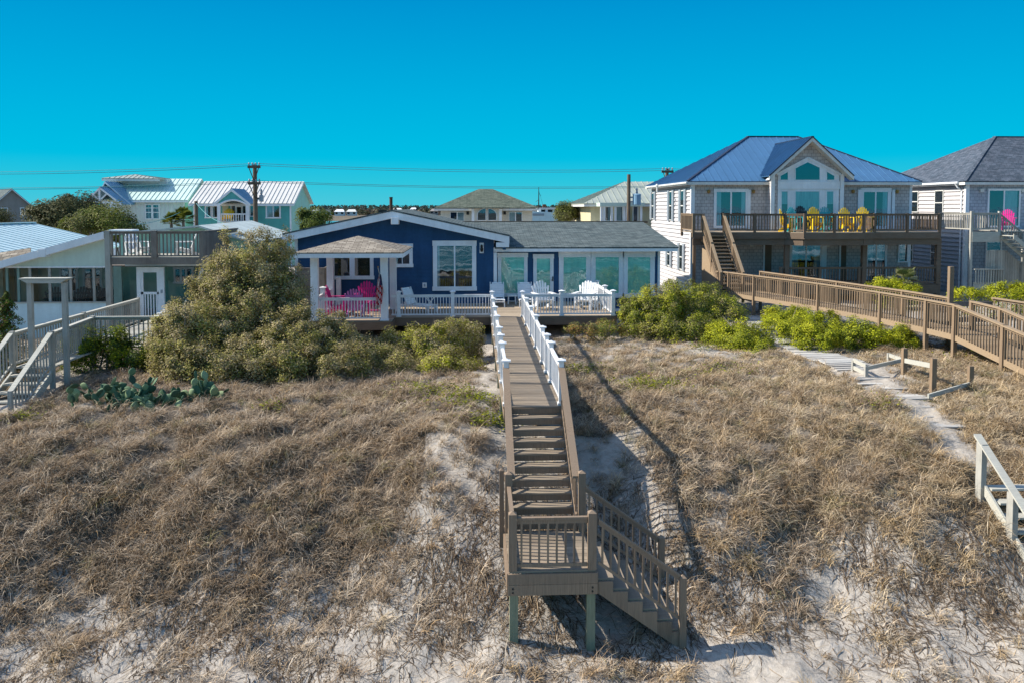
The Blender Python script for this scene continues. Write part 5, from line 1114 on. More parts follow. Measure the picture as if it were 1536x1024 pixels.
pw(h, 676, 319, 695.5, 332, Yc, mull=(.5,), cas=.05, curtain=[(.52, 1)], name='sliding_door', sill=False); pw(h, 764, 319, 782.5, 332, Yc, mull=(.5,), cas=.05, curtain=[(0, .48)], name='sliding_door', sill=False)
for px in (701.5, 757): q = P(px, 320, Yc); m_ = MB(); m_.box(q.x - .12, q.x + .12, Yc - .14, Yc - .003, q.z - .15, q.z + .15); m_.build('wall_lamp', M['black'], h)
# yellow house with sage metal roof
Yy = 70; yz, yr_ = PZ(305.5, Yy - .6, 930), PZ(273, Yy + 5.5, 950)
h = hip_house('straw yellow house with sage green metal hip roof and screened porch', PX(886, Yy, 320), PX(1010, Yy, 320), Yy, Yy + 11, GB, yz, yr_, PX(937, Yy + 5.5, 273), PX(985, Yy + 5.5, 273), 'yellowwall', 'sagemetal', .7, .55)
Yq = 67.5; m_ = MB(); m_.box(PX(901, Yq), PX(962, Yq), Yq, Yy - .01, GB, PZ(333, Yq, 930)); m_.build('porch_base', M['trim'], h)
m_ = MB(); m_.box(PX(899, Yq), PX(966, Yq), Yq - .2, Yy, PZ(310, Yq, 930), PZ(304.5, Yq, 930)); m_.build('porch_beam', M['palegreen'], h)
for px in (902, 906, 917.5, 923, 936, 940, 961.5): x = PX(px, Yq); m_ = MB(); m_.box(x - .09, x + .09, Yq, Yq + .18, GB, PZ(310, Yq, 930)); m_.build('porch_post', M['trim'], h)
pw(h, 908, 311, 916, 331, Yy, cas=.1, curtain=[(.5, 1)]); pw(h, 923, 311, 933, 331, Yy, cas=.1, curtain=[(.1, .9)]); pw(h, 950, 310, 956, 333, Yy, cas=.1, name='door')
m_ = MB(); x0 = PX(896, Yy, 330); m_.box(x0, PX(962, Yy), Yq, Yq + .1, PZ(335, Yq, 930), PZ(332, Yq, 930)); m_.build('porch_rail', M['darkbrown'], h)

# poles and wires
def upole(label, px, Y, pytop, r, arms=(), extra=None):
    t = thing('utility_pole', label, 'utility pole', (PX(px, Y, 300), Y, GB)); x = PX(px, Y, 300); zt = PZ(pytop, Y, px); m_ = MB(); m_.tube([(x, Y, GB - .5), (x, Y, zt)], [r * 1.25, r], 10); m_.build('pole', M['polewood'], t)
    for (py, half, nins) in arms:
        z = PZ(py, Y, px); m_ = MB(); m_.box(x - half, x + half, Y - r - .12, Y - r - .0, z - .1, z + .1); a_ = m_.build('crossarm', M['polewood'], t)
        m_ = MB()
        for s in (-1, 1): m_.bar((x + s * half * .75, Y - r - .14, z - .08), (x, Y - r - .05, z - 1.1), .05, .08, (0, 1, 0))
        m_.build('arm_brace', M['polewood'], a_)
        for k in range(nins): xi = x - half + .1 + (2 * half - .2) * k / (nins - 1); m_ = MB(); m_.lathe([(.04, 0), (.07, .05), (.04, .10), (.07, .15), (.03, .24)], (xi, Y - r - .06, z + .1), 8); m_.build('insulator', M['greymetal'], a_)
    if extra: extra(t, x, Y, zt)
    return t
def transformer(dx, py0, py1, px, rad, blue=False):
    def f_(t, x, Y, zt):
        z0, z1 = PZ(py1, Y, px), PZ(py0, Y, px); m_ = MB(); m_.lathe([(rad * .9, 0), (rad, .05), (rad, z1 - z0 - .1), (rad * 1.06, z1 - z0 - .08), (rad * .8, z1 - z0)], (x + dx, Y, z0), 14); tr = m_.build('transformer', M['porchblue' if blue else 'greymetal'], t)
        m_ = MB(); m_.lathe([(.06, 0), (.10, .12), (.06, .24), (.09, .34), (.03, .46)], (x + dx, Y, z1), 8); m_.build('bushing', M['greymetal'], tr); m_ = MB(); m_.box(min(x, x + dx), max(x, x + dx), Y - .06, Y + .06, z0 + .2, z0 + .32); m_.box(min(x, x + dx), max(x, x + dx), Y - .06, Y + .06, z1 - .35, z1 - .23); m_.build('bracket', M['greymetal'], tr)
    return f_
Yu = 62
upole('tall dark utility pole with two crossarms and a transformer behind the low left roof', 383, Yu, 247, .15, ((251, .48, 4), (275.5, .48, 4)), transformer(.46, 293, 303, 392, .17))
upole('dark pole with a blue transformer in front of the sage green roof', 943, 64, 262, .14, (), transformer(.66, 291, 308, 950, .34, True))
upole('pole whose crossarm top shows above the blue metal roof edge', 1000, 66, 253, .14, ((258, .5, 4),))
upole('short plain pole between the white house and the turquoise house', 294, 60, 302, .12)
def wire(label, pts, r=.018):
    t = MB(); full = []
    for (p, q, sag) in pts:
        for k in range(13): u = k / 12; v = p.lerp(q, u); v.z -= sag * 4 * u * (1 - u); full.append(v)
    t.tube(full, r, 5); return tag(t.build('power_line', M['wire']), label, 'power line', 'overhead power lines')
wa = [('upper of the two wire pairs, top strand', 245.2, 245.5, 253.2, .3), ('upper of the two wire pairs, bottom strand', 249, 248.5, 256.2, .3), ('lower of the two wire pairs, top strand', 271.6, 271.5, 279.3, .25), ('lower of the two wire pairs, bottom strand', 273.6, 273.6, 281.3, .25)]
for lb, yA, yB2, yC, sg in wa:
    wire('thin overhead power line crossing the sky, ' + lb, [(P(-420, yA + 2, Yu), P(383, yB2, Yu - .25), sg * 2), (P(383, yB2, Yu - .25), P(1000, yC, 65.7), sg), (P(1000, yC, 65.7), P(1560, yC + 3, 67), sg)])
wire('dark service wire sagging from the short pole down past the white house', [(P(294, 305, 60), P(205, 337, 52), .3)], .02)
wire('dark service wire dropping right from the short pole to the low left roof', [(P(294, 305, 60), P(340, 336, 50), .3)], .02)
# trawler beyond the houses
Yb = 135; bt_ = thing('boat', 'white trawler wheelhouse with tall mast showing right of the cream house', 'boat', (PX(815, Yb), Yb, -4.7))
xa, xb = PX(797, Yb), PX(838, Yb); m_ = MB(); z1 = PZ(320, Yb, 815)
m_.prism([(xa, Yb, -4.7), (xb + 1, Yb, -4.7), (xb + 2, Yb, z1), (xa - 1.2, Yb, z1 + .35)], (0, 4, 0)); m_.build('hull', M['paleblue'], bt_)
m_ = MB(); m_.box(PX(808, Yb), PX(832, Yb), Yb + .5, Yb + 3.4, z1 + .003, PZ(313.5, Yb, 815)); cb_ = m_.build('wheelhouse', M['trim'], bt_)
m_ = MB(); m_.box(PX(806, Yb), PX(834, Yb), Yb + .2, Yb + 3.7, PZ(313.4, Yb, 815), PZ(312, Yb, 815)); m_.build('wheelhouse_roof', M['trim'], bt_)
for p0, p1 in ((812, 818), (822, 829)): m_ = MB(); m_.box(PX(p0, Yb), PX(p1, Yb), Yb + .45, Yb + .497, PZ(320, Yb, 815), PZ(315, Yb, 815)); m_.build('wheelhouse_window', M['room'], cb_)
m_ = MB(); m_.box(PX(799, Yb), PX(816, Yb), Yb - .05, Yb - .003, PZ(324, Yb, 808), PZ(320.5, Yb, 808)); m_.build('name_board', M['greymetal'], bt_)
x = PX(809, Yb); m_ = MB(); m_.tube([(x, Yb + 1.5, z1), (x, Yb + 1.5, PZ(281, Yb, 809))], [.14, .05], 6); m_.tube([(x, Yb + 1.5, PZ(286, Yb, 809)), (x + .9, Yb + 2, PZ(312, Yb, 809))], .02, 4); m_.tube([(x, Yb + 1.5, PZ(300, Yb, 809)), (x - .5, Yb + 1.5, PZ(303, Yb, 809))], .03, 4); m_.tube([(x, Yb + 1.5, PZ(290, Yb, 809)), (x + .4, Yb + 1.5, PZ(294, Yb, 809))], .03, 4); m_.build('mast', M['black'], bt_)
m_ = MB(); m_.box(PX(815, Yb), PX(820, Yb), Yb + 1, Yb + 2.2, PZ(311.9, Yb, 815), PZ(307, Yb, 815)); m_.build('radar_box', M['rust'], bt_)
# far houses across the marsh
for px, py, wd, hh, Yd, rf_ in ((352, 0, 0, 0, 0, 0),) [:0] + ((474, 317, 8, 4.5, 900, 'sagemetal'), (509, 318, 10, 5.5, 860, 'trim'), (527, 318, 10, 5, 870, 'offwhite'), (490, 318, 9, 4, 920, 'shgrey'), (597, 316, 9, 4.5, 900, 'whitebb'), (620, 315, 8, 4, 980, 'trim'), (651, 317, 8, 4, 900, 'taupe'), (848, 318, 8, 4, 900, 'trim')):
    q = P(px, py, Yd); h = thing('house', {474: 'tiny pale house with sage roof nearest the turquoise house across the marsh', 509: 'tiny white two storey house across the marsh, left of its white twin', 527: 'tiny white house across the marsh, right one of the bright pair', 490: 'tiny grey roofed house across the marsh left of the bright white pair', 597: 'tiny white house across the marsh just right of the stove pipe', 620: 'tiny house in the far trees right of the stove pipe, roof white', 651: 'tiny taupe house across the marsh beside the cream house', 848: 'tiny house across the marsh seen above the trees right of the trawler'}[px], 'house', (q.x, Yd, -4.7), 0, 'far houses across the marsh')
    b = MB(); b.box(q.x - wd / 2, q.x + wd / 2, Yd, Yd + 8, -4.9, q.z); b.build('walls', M['whitebb' if px != 651 else 'taupe'], h)
    b = MB(); slab(b, [(q.x - wd / 2 - .6, Yd - .6, q.z), (q.x + wd / 2 + .6, Yd - .6, q.z), (q.x + wd / 2 - 1.5, Yd + 4, q.z + 2.6), (q.x - wd / 2 + 1.5, Yd + 4, q.z + 2.6)], .2); slab(b, [(q.x - wd / 2 - .6, Yd + 8.6, q.z), (q.x + wd / 2 + .6, Yd + 8.6, q.z), (q.x + wd / 2 - 1.5, Yd + 4, q.z + 2.6), (q.x - wd / 2 + 1.5, Yd + 4, q.z + 2.6)], .2)
    b.prism([(q.x - wd/2 - .6, Yd - .6, q.z), (q.x - wd/2 + 1.5, Yd + 4, q.z + 2.6), (q.x - wd/2 - .6, Yd + 8.6, q.z)], (.1, 0, 0)); b.build('roof', M[rf_], h)
    for f_ in (-.3, .3): b = MB(); xx = q.x + f_ * wd; b.box(xx - 1.2, xx + 1.2, Yd - .1, Yd - .01, q.z - 2.6, q.z - .7); b.build('window', M['room'], h)
# ================================================================ furniture
def adirondack(label, loc, rz, mat, group, s=1.0, sz=1.0):
    """fan-back slatted chair facing local -Y"""
    t = thing('adirondack_chair', label, 'chair', loc, rz, group); m = M[mat]; BASE[t] = Vector((0, 0, 0))
    t.rotation_euler = (0, 0, rz); t.scale = (s, s, s * sz)
    b = MB()
    for k in range(6): y = -.30 + k * .092; z = .36 - k * .022; b.box(-.27, .27, y, y + .08, z - .02, z)
    b.build('seat', m, t)
    b = MB(); n = 7; tilt = .38
    for k in range(n):
        u = (k - 3) / 3; w0, w1 = .027, .038; x0, x1 = u * .21, u * .33; h = .98 - .17 * u * u
        def pt(x, f): L = (h - .22) * f; return (x, .20 + L * tilt, .22 + L)
        q = [pt(x0 - w0, 0), pt(x0 + w0, 0), pt(x1 + w1, .95), pt(x1 + w1 * .5, 1), pt(x1 - w1 * .5, 1), pt(x1 - w1, .95)]
        b.prism(q, (0, .022, -.008))
    b.build('backrest', m, t)
    b = MB(); b.bar((-.26, .265, .34), (.26, .265, .34), .025, .07); b.build('back_rail', m, t); b = MB(); b.bar((-.32, .42, .72), (.32, .42, .72), .025, .06); b.build('back_rail', m, t)
    for s_ in (-1, 1):
        b = MB(); b.prism([(s_ * .28, -.38, .56), (s_ * .44, -.38, .56), (s_ * .42, .36, .56), (s_ * .30, .36, .56)], (0, 0, .025)); b.build('armrest', m, t)
        b = MB(); b.box(s_ * .30, s_ * .34, -.34, -.22, 0, .557); b.build('leg', m, t)
        b = MB(); b.bar((s_ * .285, -.34, .30), (s_ * .285, .50, .03), .03, .12); b.build('leg', m, t)
        b = MB(); b.bar((s_ * .355, .26, .10), (s_ * .355, .36, .557), .03, .07); b.build('leg', m, t)
    return t
def lounger(label, loc, rz, back=62, group='white sun loungers on the deck'):
    """resin sun lounger, foot end towards local -Y"""
    t = thing('sun_lounger', label, 'sun lounger', loc, rz, group); BASE[t] = Vector((0, 0, 0)); t.rotation_euler = (0, 0, rz); m = M['whitep']
    b = MB(); n = 12
    for k in range(n):
        y = -.95 + k * .095; z = .33 + (.03 * math.sin(k * .5)) - (.07 if k == 0 else 0); b.box(-.29, .29, y, y + .085, z - .025, z)
    b.build('seat', m, t)
    b = MB(); a = R(back)
    for k in range(9):
        l0, l1 = .02 + k * .085, .02 + k * .085 + .075; w = .29 - (.05 if k == 8 else 0); bow = .03 * math.sin(k * .9)
        p = lambda l, o: (.22 + l * math.cos(a) + o * math.sin(a), .33 + l * math.sin(a) - o * math.cos(a))
        (ya, za), (yb, zb), (yc, zc), (yd, zd) = p(l0, 0), p(l1, bow * .4), p(l1, .03 + bow * .4), p(l0, .03)
        b.prism([(-w, ya, za), (-w, yb, zb), (-w, yc, zc), (-w, yd, zd)], (2 * w, 0, 0))
    b.build('backrest', m, t)
    for s_ in (-1, 1):
        b = MB(); b.bar((s_ * .31, -.95, .30), (s_ * .31, .85, .32), .045, .08); b.build('side_rail', m, t)
        b = MB(); b.bar((s_ * .315, .22 + .0, .33), (s_ * .315, .22 + .78 * math.cos(a), .33 + .78 * math.sin(a)), .04, .06, (0, 1, 0)); b.build('back_frame', m, t)
        for y, dy in ((-.85, -.06), (.75, .06)): b = MB(); b.bar((s_ * .31, y, .28), (s_ * .31, y + dy, 0), .05, .07, (0, 1, 0)); b.build('leg', m, t)
    return t
def side_table(label, loc, w=.42, h=.42, mat='whitep', group='small white side tables', cross=False, nm='side_table'):
    t = thing(nm, label, 'table', loc, 0, group); BASE[t] = Vector((0, 0, 0)); m = M[mat]
    b = MB(); b.box(-w/2, w/2, -w/2, w/2, h - .03, h); b.build('table_top', m, t)
    for sx in (-1, 1):
        for sy in (-1, 1):
            b = MB(); e = w/2 - .05
            if cross: b.bar((sx * e, sy * e, 0), (-sx * e, sy * e, h - .03), .03, .03)
            else: b.bar((sx * (e + .02), sy * e, 0), (sx * e, sy * e, h - .03), .05, .05, (0, 1, 0))
            b.build('leg', m, t)
    if not cross: b = MB(); b.box(-w/2 + .06, w/2 - .06, -.06, .06, .12, .145); b.build('stretcher', m, t)
    return t
GP = 'pink chairs under the pavilion'
adirondack('hot pink adirondack chair seen side on, leftmost under the white pavilion', (PX(507, 34.4, 450), 34.4, .0), R(90), 'pink', GP, 1.0, 1.28)
adirondack('hot pink adirondack chair, its shade painted in, with its back to the white railing', (PX(533, 33.6, 450), 33.6, .0), R(180), 'lilac', GP, 1.05, 1.2)
adirondack('hot pink adirondack chair facing out, nearest the navy wall', (PX(548, 35.6, 450), 35.6, .0), R(0), 'pink', GP, 1.08, 1.2)
side_table('hot pink slatted low table between the pink chairs', (PX(563, 34.6, 460), 34.6, 0), .6, .5, 'pink', None)
lounger('white sun lounger facing the boardwalk, left of the small side table', (PX(746, 37.0, 455), 37.3, 0), 0)
lounger('white sun lounger behind the boardwalk railing, right of the small side table', (PX(788.5, 37.0, 455), 37.3, 0), 0)
lounger('white sun lounger behind the right adirondack chair, near the deck corner', (PX(886, 37.0, 455), 37.0, 0), R(-12))
lounger('white sun lounger turned sideways on the left deck before the navy wall', (PX(624, 35.3, 460), 35.0, 0), R(58), 68)
side_table('small white side table between two white loungers at the boardwalk end', (PX(768, 37.6, 450), 37.7, 0))
side_table('white folding table with crossed legs beside the sideways lounger', (PX(645, 35.8, 460), 36.0, 0), .55, .62, 'whitep', 'small white side tables', True)
GW = 'white adirondack chairs on the right deck'
adirondack('white adirondack chair in shade near the glass door, left one of two', (PX(815, 35.6, 450), 35.6, 0), R(12), 'whitep', GW, 1.12, 1.14)
adirondack('white adirondack chair nearest the right deck corner, right one of two', (PX(877, 35.6, 450), 35.6, 0), R(-25), 'whitep', GW, 1.12, 1.14)
GY = 'coloured adirondack chairs on the upper deck'
for lb, px, y, rz, mt, s in (('yellow adirondack chair turned sideways, leftmost on the dark upper deck', 1180.5, 45.4, R(55), 'yellow', 1.15), ('turquoise adirondack chair between the sideways yellow chair and the dark chair', 1194, 45.6, R(20), 'tealp', 1.24), ('dark brown adirondack chair behind the turquoise ones on the upper deck', 1205, 46.6, R(0), 'blackp', 1.3),
                            ('yellow adirondack chair in the middle, right of the dark brown chair', 1224, 45.2, R(0), 'yellow', 1.25), ('turquoise adirondack chair just right of the middle yellow chair', 1241, 45.8, R(0), 'tealp', 1.26), ('yellow adirondack chair right of both turquoise chairs, before the shingled wall', 1270.5, 45.2, R(0), 'yellow', 1.22), ('yellow adirondack chair at the right end of the row, before the glass door', 1297, 45.2, R(-8), 'yellow', 1.25)):
    adirondack(lb, (PX(px, y, 330), y, UZ + .005), rz, mt, GY, s * .74, 1.6)
adirondack('hot pink adirondack chair on the grey deck at the right edge', (PX(1512, 46, 330), 46.0, 3.205), R(-30), 'pink', None, .95, 1.35)
GL = 'white chairs on the weathered upper deck'
adirondack('white adirondack chair behind pickets, left one on the weathered roof deck', (PX(206, 34.4, 380), 34.5, uz), R(60), 'whitep', GL, 1.0)
adirondack('white adirondack chair behind pickets, right one on the weathered roof deck', (PX(276, 34.4, 380), 34.5, uz), R(-70), 'whitep', GL, 1.0)
GD = 'white chairs beside the screen door'
adirondack('white adirondack chair right of the screen door, nearer one', (PX(253, 30.6, 470), 30.4, 0), R(-75), 'whitep', GD, 1.0)
adirondack('white adirondack chair right of the screen door, farther one', (PX(260, 31.5, 470), 31.4, 0), R(-75), 'whitep', GD, 1.0)
GR = 'dark green chairs inside the screened porch'
for lb, px, rz in (('dark green slatted porch chair behind the arbor right post', 84, 30), ('dark green slatted porch chair, middle one behind the porch screen', 117, 0), ('dark green slatted porch chair next to the porch corner post', 138, 0), ('dark green slatted porch chair, last one right behind the screen', 153, -10)):
    adirondack(lb, (PX(px, 35.6, 440), 35.6, -.02), R(rz), 'darkgreenp', GR, 1.12)
adirondack('yellow porch chair on the turquoise house', (PX(341, 79, 330), 79.0, PZ(334, 77.8, 350)), 0, 'yellow', None, 1.35)

# ================================================================ bleached path, low fences and steps on the right
m_ = MB()
for (a_, b2) in zip(pt_[:-1], pt_[1:]):
    L = math.hypot(b2[0] - a_[0], b2[1] - a_[1]); n = int(L / .17); d = Vector((b2[0] - a_[0], b2[1] - a_[1], 0)).normalized(); sd = Vector((-d.y, d.x, 0))
    for k in range(n):
        c0 = Vector((a_[0], a_[1], 0)) + d * (L * k / n); c1 = c0 + d * (L / n * .975); w = .72 + random.uniform(-.03, .03); ang = random.uniform(-.012, .012); z0 = gz1(c0.x, c0.y) + .06 + random.uniform(-.004, .004)
        m_.prism([(c0 - sd * w)[:2] + (z0 + ang * .3,), (c0 + sd * w)[:2] + (z0 - ang * .3,), (c1 + sd * w)[:2] + (z0 - ang * .3,), (c1 - sd * w)[:2] + (z0 + ang * .3,)], (0, 0, -.04))
tag(m_.build('plank_path', M['pathwood']), 'bleached grey plank path curving through green shrubs to the sand', 'path', kind='structure')
m_ = MB()
for k in range(26):
    y = 24.2 - k * .18; x = 12.35 - .015 * k; 
    if k in (2, 3, 5, 8, 9, 10, 12, 14, 16, 17, 19, 20, 22): continue
    z0 = gz1(x, y) + .012; m_.prism([(x - .65, y, z0), (x + .62, y, z0 + random.uniform(-.02, .02)), (x + .62, y + .165, z0 + random.uniform(-.01, .01)), (x - .65, y + .165, z0)], (0, 0, -.04))
tag(m_.build('plank_path', M['pathwood']), 'half buried bleached planks leading down over the sand', 'path', kind='structure')
def tfence(label, posts, rails, mat='honeyv'):
    t = thing('low_fence', label, 'fence', (posts[0][0], posts[0][1], gz1(posts[0][0], posts[0][1])))
    for x, y, h, w in posts: z = gz1(x, y); m_ = MB(); m_.box(x - w/2, x + w/2, y - w/2, y + w/2, z - .3, z + h); m_.build('post', M[mat], t)
    for a_, b2, w, h in rails: m_ = MB(); m_.bar(a_, b2, w, h); m_.build('rail', M['greywood'], t)
    return t
def gp(px, py, z=-.75): 
    d = P(px, py, 1); s = (z - CAMZ) / (d.z - CAMZ); return Vector((d.x * s, s, z))
f1, f2, f3 = gp(1356, 561), gp(1399, 587), gp(1455, 584)
tfence('two leaning fence posts with one rail beside the sandy path', [(f1.x, f1.y, .82, .14), (f2.x, f2.y, 1.0, .14)], [(f1 + Vector((0, 0, .45)), f2 + Vector((0, 0, .75)), .05, .14)])
g_ = gp(1392, 600)
tfence('single short post with a fallen rail resting on the grass', [(f3.x, f3.y, .62, .13)], [(f3 + Vector((-.05, -.05, .18)), Vector((g_.x, g_.y, g_.z + .12)), .05, .12)])
c = [gp(1280, 556), gp(1299, 566), gp(1354, 553), gp(1333, 545)]
t = thing('sand_frame', 'low weathered rectangular timber frame lying open on the sand', 'frame', tuple(c[0]))
for a_, b2 in ((c[0], c[1]), (c[1], c[2]), (c[2], c[3])):
    for zz in ((.12, .36) if a_ is c[0] else (.30,)): m_ = MB(); m_.bar(a_ + Vector((0, 0, zz)), b2 + Vector((0, 0, zz)), .05, .12); m_.build('rail', M['greywood'], t)
for q in c: m_ = MB(); m_.box(q.x - .05, q.x + .05, q.y - .05, q.y + .05, q.z - .2, q.z + .36); m_.build('post', M['greywoodv'], t)
st = thing('beach_steps', 'weathered grey beach steps with one sloping handrail at the right edge', 'steps', (11.3, 16.6, -1.6))
ya, yb_ = 16.9, 14.4; X_ = PX(1470, ya, 690); za = PZ(656, ya, 1466) - 1.0; zb_ = za - 1.75; sl = (za - zb_) / (ya - yb_)
m_ = MB(); m_.vbar((X_, ya + .12, za + .98 + .05), (X_, yb_, zb_ + .98 + .05), .17, .05); m_.build('handrail', M['greywood'], st)
for y in (ya - .05, ya - 1.1, ya - 2.2): z = za - sl * (ya - y); m_ = MB(); m_.box(X_ - .06, X_ + .06, y - .1, y + .1, z - .8, z + .93); m_.build('post', M['greywoodv'], st)
m_ = MB(); m_.vbar((X_ + .04, ya, za - .02), (X_ + .04, yb_, zb_ - .02), .05, .24); m_.build('stringer', M['greywood'], st)
for k in range(9): y = ya - k * .29; z = za - .05 - sl * k * .29; m_ = MB(); m_.box(X_ + .1, X_ + 1.3, y - .29, y - .02, z - .045, z); m_.build('tread', M['greywood'], st)
m_ = MB(); m_.vbar((X_ + 1.33, ya, za - .02), (X_ + 1.33, yb_, zb_ - .02), .05, .24); m_.build('stringer', M['greywood'], st)
# ================================================================ vegetation
def unit(v): return v / np.maximum(np.linalg.norm(v, axis=-1, keepdims=True), 1e-9)
def leaves_from(pos, out, size, cols, asp=.5, flat=.5):
    """diamond leaves at pos (n,3); out = rough outward direction; size (n,)"""
    n = len(pos); d = unit(rng.normal(size=(n, 3)) + out * .6); nn = unit(rng.normal(size=(n, 3)) * flat + out + np.array([0, 0, .5]))
    s = unit(np.cross(d, nn)); d = unit(np.cross(nn, s)); L = size[:, None]
    fold = nn * L * rng.uniform(-.12, .12, (n, 1))
    v = np.stack([pos - d * L * .5, pos + s * L * asp * .5 + fold, pos + d * L * .5, pos - s * L * asp * .5 + fold], 1).reshape(-1, 3)
    q = np.arange(n * 4).reshape(n, 4); return v, q, np.repeat(cols, 4, axis=0)
def pick(pal, n, var=.18):
    pal = np.array(pal); c = pal[rng.integers(0, len(pal), n)]; return np.clip(c * rng.uniform(1 - var, 1 + var, (n, 1)), 0, 1)
MYRTLE = [(.125, .105, .04), (.175, .145, .065), (.23, .185, .11), (.08, .075, .025), (.23, .21, .045), (.29, .235, .15), (.16, .155, .03)]
BRIGHT = [(.17, .19, .008), (.25, .26, .010), (.11, .13, .010), (.33, .32, .02), (.07, .085, .012)]
MIXED = [(.14, .16, .02), (.10, .11, .03), (.19, .21, .03), (.17, .14, .08), (.07, .08, .025), (.13, .12, .06)]
OLIVE = [(.055, .065, .025), (.09, .09, .035), (.12, .11, .055), (.16, .15, .07), (.04, .045, .02)]
GREENY = [(.09, .12, .02), (.14, .16, .025), (.055, .075, .015), (.18, .19, .03)]
DARKG = [(.035, .06, .02), (.06, .09, .025), (.10, .14, .03), (.025, .04, .015)]
def shrub(label, clumps, n, size, pal, base=None, name='shrub', cat='shrub', group=None, sub=.25, stems=14, twig=.25, sphere=.72, asp=.5, stem_r=.035):
    """clumps: [(x,y,z,(rx,ry,rz))]; foliage built from many small leaf clusters spread over each lobe"""
    cx = np.mean([c[0] for c in clumps]); cy = np.mean([c[1] for c in clumps]); zb = base if base is not None else gz1(cx, cy)
    t = thing(name, label, cat, (cx, cy, zb), 0, group); B = np.array([cx, cy, zb])
    wt = np.array([c[3][0] * c[3][2] + c[3][1] * c[3][2] + c[3][0] * c[3][1] for c in clumps]); wt = wt / wt.sum(); P_, O_, S_, K_ = [], [], [], []; tips = []
    pal = np.array(pal) * 1.6
    for c, w_ in zip(clumps, wt):
        r = np.array(c[3]); ns = max(6, int(3.2 * (r[0] * r[1] + r[0] * r[2] + r[1] * r[2]) / (sub * sub) * .42)); nl = int(n * 1.45 * w_ / ns)
        dirs = unit(rng.normal(size=(ns, 3))); dirs[:, 2] = np.where(dirs[:, 2] < -.35, -dirs[:, 2] * .5, dirs[:, 2])
        rad = rng.uniform(sphere, 1.03, (ns, 1)) * (1 + .13 * np.sin(dirs[:, :1] * 5 + c[0]) * np.sin(dirs[:, 2:] * 6 + c[1]))
        rad = np.where(rng.random((ns, 1)) < .12, rad * 1.13, rad)
        cen = np.array(c[:3]) + dirs * r * rad
        for k in range(ns):
            m = max(4, int(nl * rng.uniform(.5, 1.5))); o = unit(rng.normal(size=(m, 3)) + dirs[k] * .5)
            ss = sub * rng.uniform(.55, 1.25); p = cen[k] + o * ss * rng.uniform(.3, 1.25, (m, 1)) * np.array([1, 1, .9])
            P_.append(p); O_.append(unit(o * .7 + dirs[k])); S_.append(rng.uniform(.6, 1.3, m) * size * .98)
            b = pal[rng.integers(0, len(pal))]; cc = pal[rng.integers(0, len(pal), m)] * .62 + b * .38
            K_.append(cc * rng.uniform(.75, 1.28, (m, 1)))
        for k in rng.integers(0, ns, max(2, int(stems * w_ + 1))): tips.append((cen[k], dirs[k]))
    if base is None:
        pass
    P_, O_, S_, K_ = map(np.concatenate, (P_, O_, S_, K_)); P_[:, 2] = np.maximum(P_[:, 2], gz(P_[:, 0], P_[:, 1]) + .02 if base is None else zb)
    if base is None:
        lowk = rng.random(len(P_)) < .3; g0 = gz(P_[:, 0], P_[:, 1]) + .03; P_[:, 2] = np.where(lowk, g0 + (P_[:, 2] - g0) * rng.random(len(P_)) ** .8, P_[:, 2])
    v, q, cl = leaves_from(P_ - B, O_, S_, np.clip(K_, 0, 1), asp); fast_mesh('foliage', v, q, M['leaf'], cl, t)
    for (tip, dr) in tips[:24]:
        m_ = MB(); b = Vector((cx + random.uniform(-.25, .25) * clumps[0][3][0], cy + random.uniform(-.2, .2), zb - .1)); e = Vector(tip) + Vector(dr) * twig; e.z += twig * .5; mid = b.lerp(e, .5) + Vector((random.uniform(-.2, .2), random.uniform(-.2, .2), random.uniform(0, .3)))
        m_.tube([b, b.lerp(mid, .5) + Vector((random.uniform(-.05, .05),) * 3), mid, mid.lerp(e, .6), e], [stem_r, stem_r * .8, stem_r * .55, stem_r * .35, stem_r * .12], 5); m_.build('stem', M['bark'], t)
    return t
def cl(px, py, Y, r): q = P(px, py, Y); return (q.x, q.y, q.z, r)
GS = 'shrubs on the dune'
shrub('tallest grey olive wax myrtle shrub, left of the white pavilion', [cl(382, 402, 28.2, (1.4, 1.2, 1.4)), cl(372, 465, 27.6, (2.0, 1.4, 1.5)), cl(340, 440, 28, (1.1, 1.0, 1.2)), cl(412, 445, 28, (1.0, 1.0, 1.2)), cl(330, 505, 26.6, (1.75, 1.3, 1.15)), cl(350, 535, 25.4, (1.4, 1.0, .8))], 90000, .075, MYRTLE, stems=24, group=GS)
shrub('broad low grey green shrub in front of the pavilion railing', [cl(455, 508, 26.2, (1.6, 1.1, .95)), cl(505, 518, 26.6, (1.05, .95, .72)), cl(405, 538, 25.0, (1.7, 1.1, .78)), cl(475, 550, 24.8, (1.5, 1.0, .62)), cl(525, 545, 25.2, (.9, .8, .5))], 64000, .07, MYRTLE, stems=20, group=GS)
shrub('rounded grey shrub at the end of the weathered left deck', [cl(280, 492, 26.0, (1.1, .95, 1.0)), cl(262, 520, 25.2, (.85, .8, .75)), cl(305, 545, 24.6, (1.5, .9, .7))], 28000, .07, MYRTLE, stems=12, group=GS)
shrub('olive shrub with bare twigs left of the boardwalk white railing', [cl(655, 522, 27.6, (1.3, 1.0, .92)), cl(696, 516, 28.0, (.65, .8, .85)), cl(612, 522, 28.2, (.95, .9, .72)), cl(668, 555, 26.0, (1.2, .8, .62))], 48000, .068, MYRTLE + BRIGHT[:2], stems=24, twig=.35, group=GS)
shrub('sparse low twiggy shrub between the broad shrub and the boardwalk shrub', [cl(560, 535, 26.5, (.95, .8, .5)), cl(592, 550, 26, (.85, .75, .45))], 16000, .06, MYRTLE, stems=14, group=GS)
